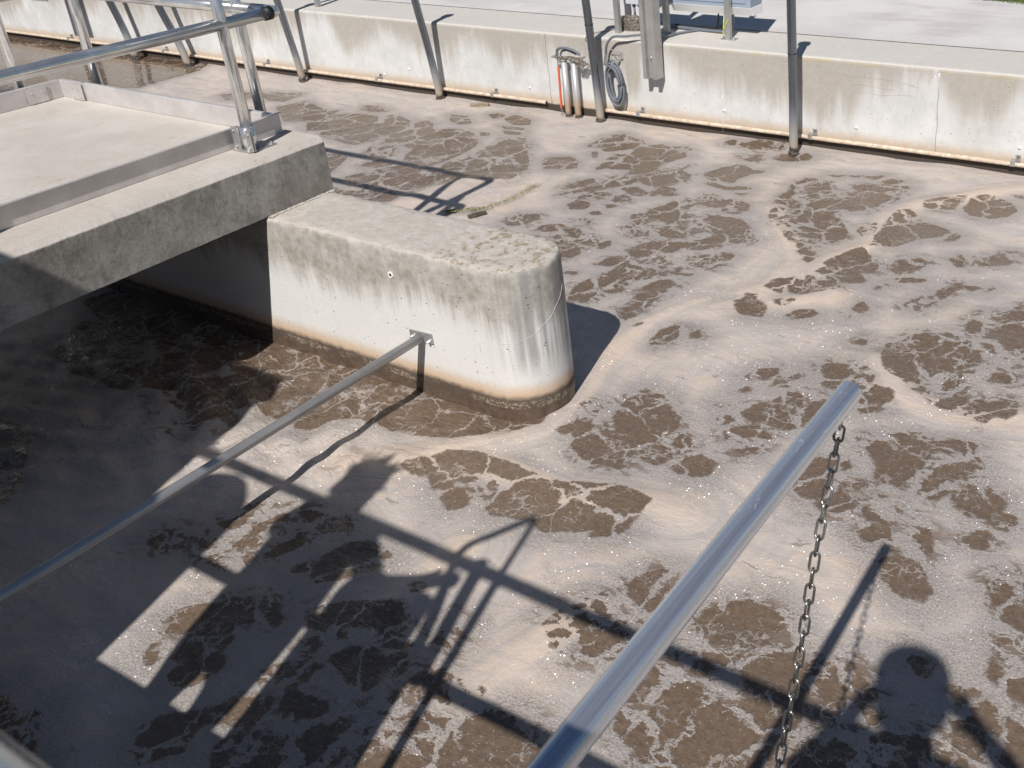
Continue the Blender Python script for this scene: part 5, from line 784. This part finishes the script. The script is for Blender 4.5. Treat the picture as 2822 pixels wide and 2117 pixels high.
bm = new(); chain_mesh(bm, [(-5.145, 6.345, .07), (-5.148, 6.345, -.02)]); chain_mesh(bm, [(-5.13, 6.34, .49), (-5.133, 6.345, .41)])
tag(obj('rusty_chain_end', bm, M_pile), 'short chain ends above and below the orange rope', 'chain')

# ------------------------------------------------------------------ grey cable coil
t = thing('cable_coil', (-4.66, 6.40, .48), 'coil of grey electric cable hanging from a clip on the far wall', 'cable')
bm = new(); pts = []
for i in range(7*28):
    a = 2*math.pi*i/28; lp_ = i//28; f = i/28
    ww = .062+.018*math.sin(lp_*2.1)+.006*math.cos(lp_*5); hh = .150+.022*math.cos(lp_*1.7)
    cx, cz = -4.605+.012*math.sin(lp_*3.3), .315+.010*math.cos(lp_*2.4)
    u = ww*math.cos(a)+.10*0; v = hh*math.sin(a)
    th = .30; pts.append((cx+u*math.cos(th)-v*math.sin(th)*.55, 6.375-.010*lp_*.6+.008*math.sin(a*1.3+lp_), cz+v*math.cos(th)+u*math.sin(th)))
tube(bm, pts, .0082, 10)
obj('loops', bm, M_cable, t)
bm = new()
tube(bm, spline([(-4.655, 6.385, .44), (-4.672, 6.375, .50), (-4.66, 6.36, .58), (-4.625, 6.35, .645), (-4.57, 6.355, .685), (-4.48, 6.37, .69), (-4.40, 6.39, .70), (-4.32, 6.43, .70), (-4.24, 6.50, .672), (-4.20, 6.7, .664), (-4.1, 6.86, .664)], 8), .0095, 10); obj('tail', bm, M_cable, t)
bm = new(); box(bm, -4.685, -4.650, 6.352, 6.360, .45, .535, Matrix.Rotation(.25, 4, 'Y')); box(bm, -4.572, -4.545, 6.405, 6.418, .50, .56); box(bm, -4.60, -4.575, 6.39, 6.40, .455, .51, Matrix.Rotation(.5, 4, 'Y')); obj('clip', bm, MS_z, t, bevel=.002)
bm = new(); tube(bm, spline([(-4.64, 6.36, .585), (-4.60, 6.38, .57), (-4.575, 6.4, .54)], 6), .0025, 6); tube(bm, spline([(-4.64, 6.36, .60), (-4.61, 6.38, .56), (-4.60, 6.39, .50)], 6), .0018, 6); obj('wire_tie', bm, M_galv, t)

# ------------------------------------------------------------------ steel channel standing in front of the wall edge
t = thing('steel_channel', (-4.23, 6.34, .40), 'upright grey steel channel fixed to the far wall in front of the cabinets', 'steel channel')
bm = new()
pf = [(-.067, 6.385), (-.060, 6.30), (-.028, 6.30), (-.024, 6.335), (.024, 6.335), (.028, 6.30), (.060, 6.30), (.067, 6.385), (.062, 6.385), (.056, 6.304), (.032, 6.304), (.028, 6.339), (-.028, 6.339), (-.032, 6.304), (-.056, 6.304), (-.062, 6.385)]
A = [bm.verts.new((-4.230+a, b, .400)) for a, b in pf]; B = [bm.verts.new((-4.230+a, b, 1.75)) for a, b in pf]
for k in range(16): bm.faces.new((A[k], A[(k+1) % 16], B[(k+1) % 16], B[k]))
bmesh.ops.recalc_face_normals(bm, faces=bm.faces); obj('channel', bm, M_chan, t)
bm = new(); box(bm, -4.262, -4.198, 6.34, 6.418, .47, .60); box(bm, -4.262, -4.198, 6.34, 6.418, .335, .40) if False else None; obj('spacer', bm, M_galv, t)
bm = new(); bolt(bm, (-4.228, 6.335, .555), (0, -1, 0), .012, .004); bolt(bm, (-4.228, 6.331, .555), (0, -1, 0), .007, .012); obj('bolt', bm, MS_z, t)

# ------------------------------------------------------------------ cabinets on strut frame
frame = thing('cabinet_frame', (-4.25, 6.71, .652), 'slotted galvanised strut frame with foot plates carrying the grey cabinets on the wall top', 'frame')
for px, py in ((-4.775, 6.86), (-4.318, 6.71), (-3.762, 6.69)):
    bm = new()
    pf = [(-.0205, -.02), (.0205, -.02), (.0205, .02), (.008, .02), (.008, .0175), (.018, .0175), (.018, -.0175), (-.018, -.0175), (-.018, .0175), (-.008, .0175), (-.008, .02), (-.0205, .02)]
    A = [bm.verts.new((px+a, py+b, .656)) for a, b in pf]; B = [bm.verts.new((px+a, py+b, 1.65)) for a, b in pf]
    for k in range(12): bm.faces.new((A[k], A[(k+1) % 12], B[(k+1) % 12], B[k]))
    bmesh.ops.recalc_face_normals(bm, faces=bm.faces); obj('strut', bm, M_galv, frame)
    bm = new(); box(bm, px-.055, px+.065, py-.030, py+.030, .6525, .6585); obj('foot_plate', bm, M_galv, frame, bevel=.001)
    bm = new(); bolt(bm, (px+.045, py-.005, .6585), (0, 0, 1), .009, .012); obj('bolt', bm, MS_z, frame)
    bm = new()
    for i in range(16): box(bm, px-.0215, px-.0195, py-.006, py+.006, .70+.05*i, .728+.05*i)
    obj('slot', bm, M_white, frame)
t = thing('electric_cabinet', (-3.94, 6.86, .82), 'large white electric cabinet with blue-grey shade painted above its bottom edge between two slotted struts', 'cabinet')
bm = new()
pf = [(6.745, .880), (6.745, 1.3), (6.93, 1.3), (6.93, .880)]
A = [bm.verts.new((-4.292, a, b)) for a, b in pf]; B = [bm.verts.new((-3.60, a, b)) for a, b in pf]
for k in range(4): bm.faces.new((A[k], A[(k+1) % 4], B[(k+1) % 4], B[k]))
bm.faces.new(A[::-1]); bm.faces.new(B); bmesh.ops.recalc_face_normals(bm, faces=bm.faces); obj('housing', bm, M_cab_shade, t, bevel=.003)
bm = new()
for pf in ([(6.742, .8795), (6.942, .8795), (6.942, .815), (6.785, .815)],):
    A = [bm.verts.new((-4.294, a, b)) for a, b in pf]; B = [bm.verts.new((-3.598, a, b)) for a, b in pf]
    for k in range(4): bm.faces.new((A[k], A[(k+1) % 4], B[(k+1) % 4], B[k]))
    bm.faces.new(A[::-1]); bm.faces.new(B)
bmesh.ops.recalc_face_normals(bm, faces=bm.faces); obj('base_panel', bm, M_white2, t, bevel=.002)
bm = new(); box(bm, -4.24, -3.64, 6.739, 6.744, .91, 1.27); obj('door', bm, M_cab_shade, t, bevel=.001)
t = thing('small_junction_box', (-4.62, 6.86, .83), 'small pale junction box with round cable glands above the chain heap', 'junction box')
bm = new(); box(bm, -4.745, -4.35, 6.76, 6.86, .845, 1.3); obj('housing', bm, M_cab, t, bevel=.004)
for gx in (-4.665, -4.615, -4.56):
    bm = new(); tube(bm, [(gx, 6.79, .845), (gx, 6.79, .822)], .016, 14); g = obj('cable_gland', bm, M_cable, t)
    if gx != -4.615:
        bm = new(); tube(bm, [(gx, 6.79, .823), (gx+.004, 6.79, .74)], .009, 10); obj('cable', bm, M_cable, t)
# heap of coiled chain on the wall top
bm = new()
for lay in range(7):
    for rr in (.098, .078):
        a0 = random.random()*6
        pts = [(-4.655+(rr*1.12+.006*math.sin(3*a+lay))*math.cos(a), 6.735+(rr*.62)*math.sin(a), .662+lay*.0135+.004*math.sin(5*a+lay)) for a in [a0+2*math.pi*i/30 for i in range(31)]]
        chain_mesh(bm, pts, pitch=.0175, L=.022, W=.0135, r=.0024)
for rr in (.055, .03): chain_mesh(bm, [(-4.655+rr*math.cos(a), 6.735+rr*.6*math.sin(a), .755) for a in [2*math.pi*i/20 for i in range(21)]])
chain_mesh(bm, spline([(-4.76, 6.72, .665), (-4.80, 6.66, .658), (-4.84, 6.58, .657), (-4.87, 6.50, .657), (-4.885, 6.44, .655), (-4.888, 6.41, .62)], 6))
tag(obj('chain_heap', bm, M_pile), 'thick heap of coiled zinc chain on the wall top beside the steel channel', 'chain')
bm = new()
tube(bm, spline([(-4.36, 6.90, .68), (-4.2, 6.90, .672), (-4.05, 6.90, .672), (-3.98, 6.895, .69), (-3.955, 6.885, .74), (-3.95, 6.88, .82)], 8), .0062, 8)
tube(bm, spline([(-4.36, 6.915, .675), (-4.2, 6.915, .670), (-4.02, 6.915, .670), (-3.93, 6.90, .70), (-3.895, 6.885, .76), (-3.885, 6.88, .82)], 8), .0078, 8)
tag(obj('black_cable', bm, M_black), 'pair of dark cables bending up into the cabinet bottom', 'cable')
bm = new()
tube(bm, spline([(-4.40, 6.86, .672), (-4.15, 6.85, .668), (-3.95, 6.835, .667), (-3.84, 6.825, .674), (-3.80, 6.82, .70), (-3.793, 6.82, .76), (-3.79, 6.82, .82)], 8), .012, 10)
tag(obj('grey_conduit', bm, M_cable), 'thick grey cable lying on the wall top and rising into the right cabinet', 'cable')
bm = new()
tube(bm, spline([(-3.855, 6.80, .815), (-3.84, 6.76, .74), (-3.815, 6.71, .68), (-3.80, 6.68, .664)], 6), .0038, 6)
tube(bm, spline([(-3.80, 6.68, .664), (-3.795, 6.67, .71), (-3.77, 6.665, .76), (-3.752, 6.668, .80)], 6), .0038, 6)
tag(obj('earth_wire', bm, M_yel), 'thin yellow and green earth wire looping at the foot of the right strut', 'wire')

# ------------------------------------------------------------------ things floating in the foam
def stick(a, b, w_, h_, lab, mat, seed):
    bm = new(); A, B = Vector(a), Vector(b); d = B-A; L = d.length; ang = math.atan2(d.y, d.x)
    v = box(bm, -L/2, L/2, -w_/2, w_/2, -h_/2, h_/2); bmesh.ops.subdivide_edges(bm, edges=bm.edges[:], cuts=4, use_grid_fill=True)
    for q in bm.verts: q.co += Vector((mnoise.noise(q.co*60+Vector((seed, 0, 0))), mnoise.noise(q.co*60+Vector((0, seed, 0))), mnoise.noise(q.co*70)))*.006
    bmesh.ops.transform(bm, matrix=Matrix.Translation((A+B)/2+Vector((0, 0, .006))) @ Matrix.Rotation(ang, 4, 'Z'), verts=bm.verts)
    tag(obj('driftwood', bm, mat), lab, 'wood', 'bits of wood floating in the foam')
M_wood = paint('wet_wood', (.085, .07, .05), .7, var=.4, scale=60)
stick((-4.355, 4.335, 0), (-4.300, 4.44, 0), .030, .018, 'dark flat piece of wood floating in foam at the end of the green algae line', M_wood, 1)
stick((-4.545, 4.345, 0), (-4.490, 4.37, 0), .030, .014, 'small dark piece of wood floating behind the dividing wall in the railing shadow', M_wood, 3)
stick((-6.07, 6.27, 0), (-5.93, 6.345, 0), .045, .03, 'lumpy brown piece of wood floating near the foot of the far wall', paint('pale_wood', (.28, .22, .16), .8, var=.5, scale=40), 5)
M_alg = paint('algae', (.25, .25, .11), .8, var=.5, scale=60)
bm = new()
for s in ALGAE.split(';'):
    v = [float(q) for q in s.split(',')]; pts = spline([(v[i], v[i+1], .012) for i in range(0, len(v), 2)], 30)
    for p in pts:
        for j in range(9):
            q = p+Vector((random.gauss(0, .018), random.gauss(0, .018), random.uniform(0, .004))); a = random.random()*6; l = random.uniform(.003, .009)
            dx, dy = math.cos(a)*l, math.sin(a)*l
            bm.faces.new((bm.verts.new(q+Vector((-dx, -dy, 0))), bm.verts.new(q+Vector((dy*.25, -dx*.25, .004))), bm.verts.new(q+Vector((dx, dy, .001)))))
for i in range(500):
    q = Vector((random.uniform(-8.2, -5.2), 6.15+random.gauss(0, .09), .009)); a = random.random()*6; l = random.uniform(.003, .010)
    bm.faces.new((bm.verts.new(q), bm.verts.new(q+Vector((math.cos(a)*l, math.sin(a)*l, .003))), bm.verts.new(q+Vector((math.cos(a+.5)*l, math.sin(a+.5)*l, 0)))))
tag(obj('algae', bm, M_alg), kind='stuff')

# froth: real little bubbles sitting on the foam (they give the sun glints)
# ------------------------------------------------------------------ near walkway: people, and unseen boxes added to throw shadows
M_caster = paint('shadow_box_grey', (.35, .36, .37), .5)
t = thing('tall_shadow_box', (-3.3, -.22, .965), 'tall grey box on legs added unseen on the near walkway to cast a shadow', 'cabinet')  # made-up box, shaped to the shadow it throws on water and slab
bm = new(); box(bm, -3.565, -3.02, -.36, -.10, 1.50, 2.86); obj('housing', bm, M_caster, t, bevel=.01)
for a, b in ((-3.15, -3.03), (-3.56, -3.50)):
    bm = new(); box(bm, a, b, -.34, -.12, .965, 1.50); obj('leg', bm, M_caster, t)
t = thing('low_shadow_box', (-4.0, -.25, .965), 'low grey box added unseen on the near walkway to cast a shadow', 'shadow box')  # second box added only to extend the shade on the left
bm = new(); box(bm, -4.7, -3.605, -.45, -.10, .965, 2.5); obj('housing', bm, M_caster, t, bevel=.01)
t = thing('round_shadow_body', (-2.79, -.2, .965), 'round-topped grey body added unseen on the near walkway to cast a shadow', 'shadow body')  # rounded body invented to fit a shadow outline
bm = new(); tube(bm, [(-2.79, -.2, .965), (-2.79, -.2, 1.95), (-2.79, -.2, 2.05), (-2.80, -.2, 2.13), (-2.82, -.2, 2.18), (-2.83, -.2, 2.20)], [.225, .225, .20, .15, .08, .02], 32); obj('round_housing', bm, M_caster, t)
t = thing('small_shadow_box', (-1.72, -.1, .965), 'small grey box added unseen on the near walkway to cast a shadow', 'valve box')  # invented block that fills the shadow beside the leaning person
bm = new(); box(bm, -1.965, -1.62, -.16, .0, .965, 1.96); box(bm, -1.62, -1.53, -.14, -.02, 1.2, 1.80); obj('housing', bm, M_caster, t, bevel=.04)

def person(loc, joints, edges, jacket, hair_c, label, head, hr, hat=False):
    t = thing('person', loc, label, 'person')
    me = bpy.data.meshes.new('body'); me.from_pydata([Vector(j[0])-Vector(loc) for j in joints], edges, [])
    o = bpy.data.objects.new('body', me); link(o, t); me.materials.append(jacket)
    sk = o.modifiers.new('skin', 'SKIN'); sk.use_smooth_shade = True
    for v, j in zip(me.skin_vertices[0].data, joints): v.radius = j[1] if isinstance(j[1], tuple) else (j[1], j[1]); v.use_root = False
    me.skin_vertices[0].data[0].use_root = True
    sb = o.modifiers.new('sub', 'SUBSURF'); sb.levels = 1; sb.render_levels = 2
    bm = new(); r = bmesh.ops.create_icosphere(bm, subdivisions=3, radius=hr)
    for v in bm.verts:
        v.co.z *= 1.12; v.co += v.normal*.012*mnoise.noise(v.co*22)
        if v.co.z < -.02: v.co.y -= .02
    bmesh.ops.translate(bm, verts=bm.verts, vec=Vector(head)+Vector((0, -.02, .02)))
    h_ = obj('hair', bm, hair_c, t, True)
    bm = new(); r = bmesh.ops.create_icosphere(bm, subdivisions=4, radius=.078); hc = Vector(head)+Vector((0, .028, -.035))
    for v in bm.verts:
        x_, y_, z_ = v.co; v.co.z *= 1.42; v.co.x *= .92
        if y_ > 0:
            v.co.y += .022*math.exp(-(x_/.012)**2-((z_+.004)/.018)**2)-.008*math.exp(-((abs(x_)-.028)/.013)**2-((z_-.014)/.010)**2)+.005*math.exp(-(x_/.022)**2-((z_+.036)/.006)**2)
        if abs(z_) < .02 and abs(x_) > .07: v.co.x *= 1.16
    bmesh.ops.translate(bm, verts=bm.verts, vec=hc); obj('face', bm, M_skin, t, True)
    if not hat:
        bm = new()
        for i in range(46):
            d = Vector((random.gauss(0, 1), random.gauss(0, 1), abs(random.gauss(0, 1))+.4)).normalized(); c0 = Vector(head)+Vector((0, -.02, .02))
            tube(bm, [c0+d*hr*.9, c0+d*(hr+random.uniform(.02, .07))], [.014, .003], 5)
        obj('tuft', bm, hair_c, t)
    else:
        bm = new(); hx, hy, hz = head
        tube(bm, [(hx, hy-.01, hz+.01), (hx, hy-.01, hz+.03), (hx, hy-.01, hz+.13), (hx, hy-.01, hz+.15)], [.108, .112, .110, .104], 24); obj('hat', bm, hair_c, t, True)
    return t
M_skin = paint('skin', (.50, .30, .22), .5); M_jkt = paint('dark_jacket', (.05, .06, .09), .8); M_hair = paint('dark_hair', (.03, .02, .015), .6)
def figure(x, y, sc, armL, armR, lean=0):
    z0 = .965
    J = [((x, y, z0+.82*sc), (.215, .13)), ((x+lean*.5, y, z0+1.08*sc), (.20, .13)), ((x+lean, y, z0+1.32*sc), (.185, .12)), ((x+lean, y, z0+1.42*sc), .060), ((x+lean, y+.01, z0+1.52*sc), .085), ((x+lean, y+.01, z0+1.62*sc), .07)]
    E = [(0, 1), (1, 2), (2, 3), (3, 4), (4, 5)]
    for sgn, arm_ in ((-1, armL), (1, armR)):
        b = len(J); J.append(((x+lean+sgn*.17, y, z0+1.34*sc), .055)); E.append((2, b))
        for p, r in arm_: J.append((p, r)); E.append((len(J)-2, len(J)-1))
        wr, pv = Vector(arm_[-1][0]), Vector(arm_[-2][0]); d = (wr-pv).normalized(); s_ = d.cross(Vector((0, 0, 1))).normalized() if abs(d.z) < .9 else Vector((1, 0, 0))
        pm = len(J); J.append((tuple(wr+d*.05), (.036, .016))); E.append((pm-1, pm))
        for q, ln in ((-.030, .050), (-.011, .060), (.009, .056), (.028, .042)):
            b_ = wr+d*.085+s_*q
            J += [(tuple(b_), .0095), (tuple(b_+d*ln*.55), .0085), (tuple(b_+d*ln*.85+Vector((0, .012, -.012))), .0075)]
            E += [(pm, len(J)-3), (len(J)-3, len(J)-2), (len(J)-2, len(J)-1)]
        J += [(tuple(wr+d*.045-s_*.036), .011), (tuple(wr+d*.075-s_*.058), .009)]; E += [(pm, len(J)-2), (len(J)-2, len(J)-1)]
    for sgn in (-1, 1):
        b = len(J); J += [((x+sgn*.10, y, z0+.62*sc), .10), ((x+sgn*.10, y+.02, z0+.42*sc), .07), ((x+sgn*.10, y, z0+.08), .045), ((x+sgn*.11, y+.14, z0+.035), .035)]
        E += [(0, b), (b, b+1), (b+1, b+2), (b+2, b+3)]
    return J, E
J, E = figure(-2.17, -.16, .93, [((-2.40, -.10, 2.02), .046), ((-2.30, .03, 1.98), .028)], [((-1.86, -.12, 1.98), .052), ((-1.72, -.02, 1.98), .032)])
person((-2.17, -.16, .965), J, E, M_jkt, M_hair, 'person in a dark jacket leaning on the near walkway rail', (-2.19, -.15, 2.47), .10)
J, E = figure(.05, -.24, 1.0, [((-.27, -.17, 2.08), .044), ((-.16, -.12, 2.28), .028)], [((.37, -.20, 2.37), .050), ((.24, -.15, 2.45), .030)])
person((.02, -.24, .965), J, E, M_jkt, M_hair, 'photographer standing at the near walkway rail with both arms raised', (.06, -.24, 2.56), .088, True)
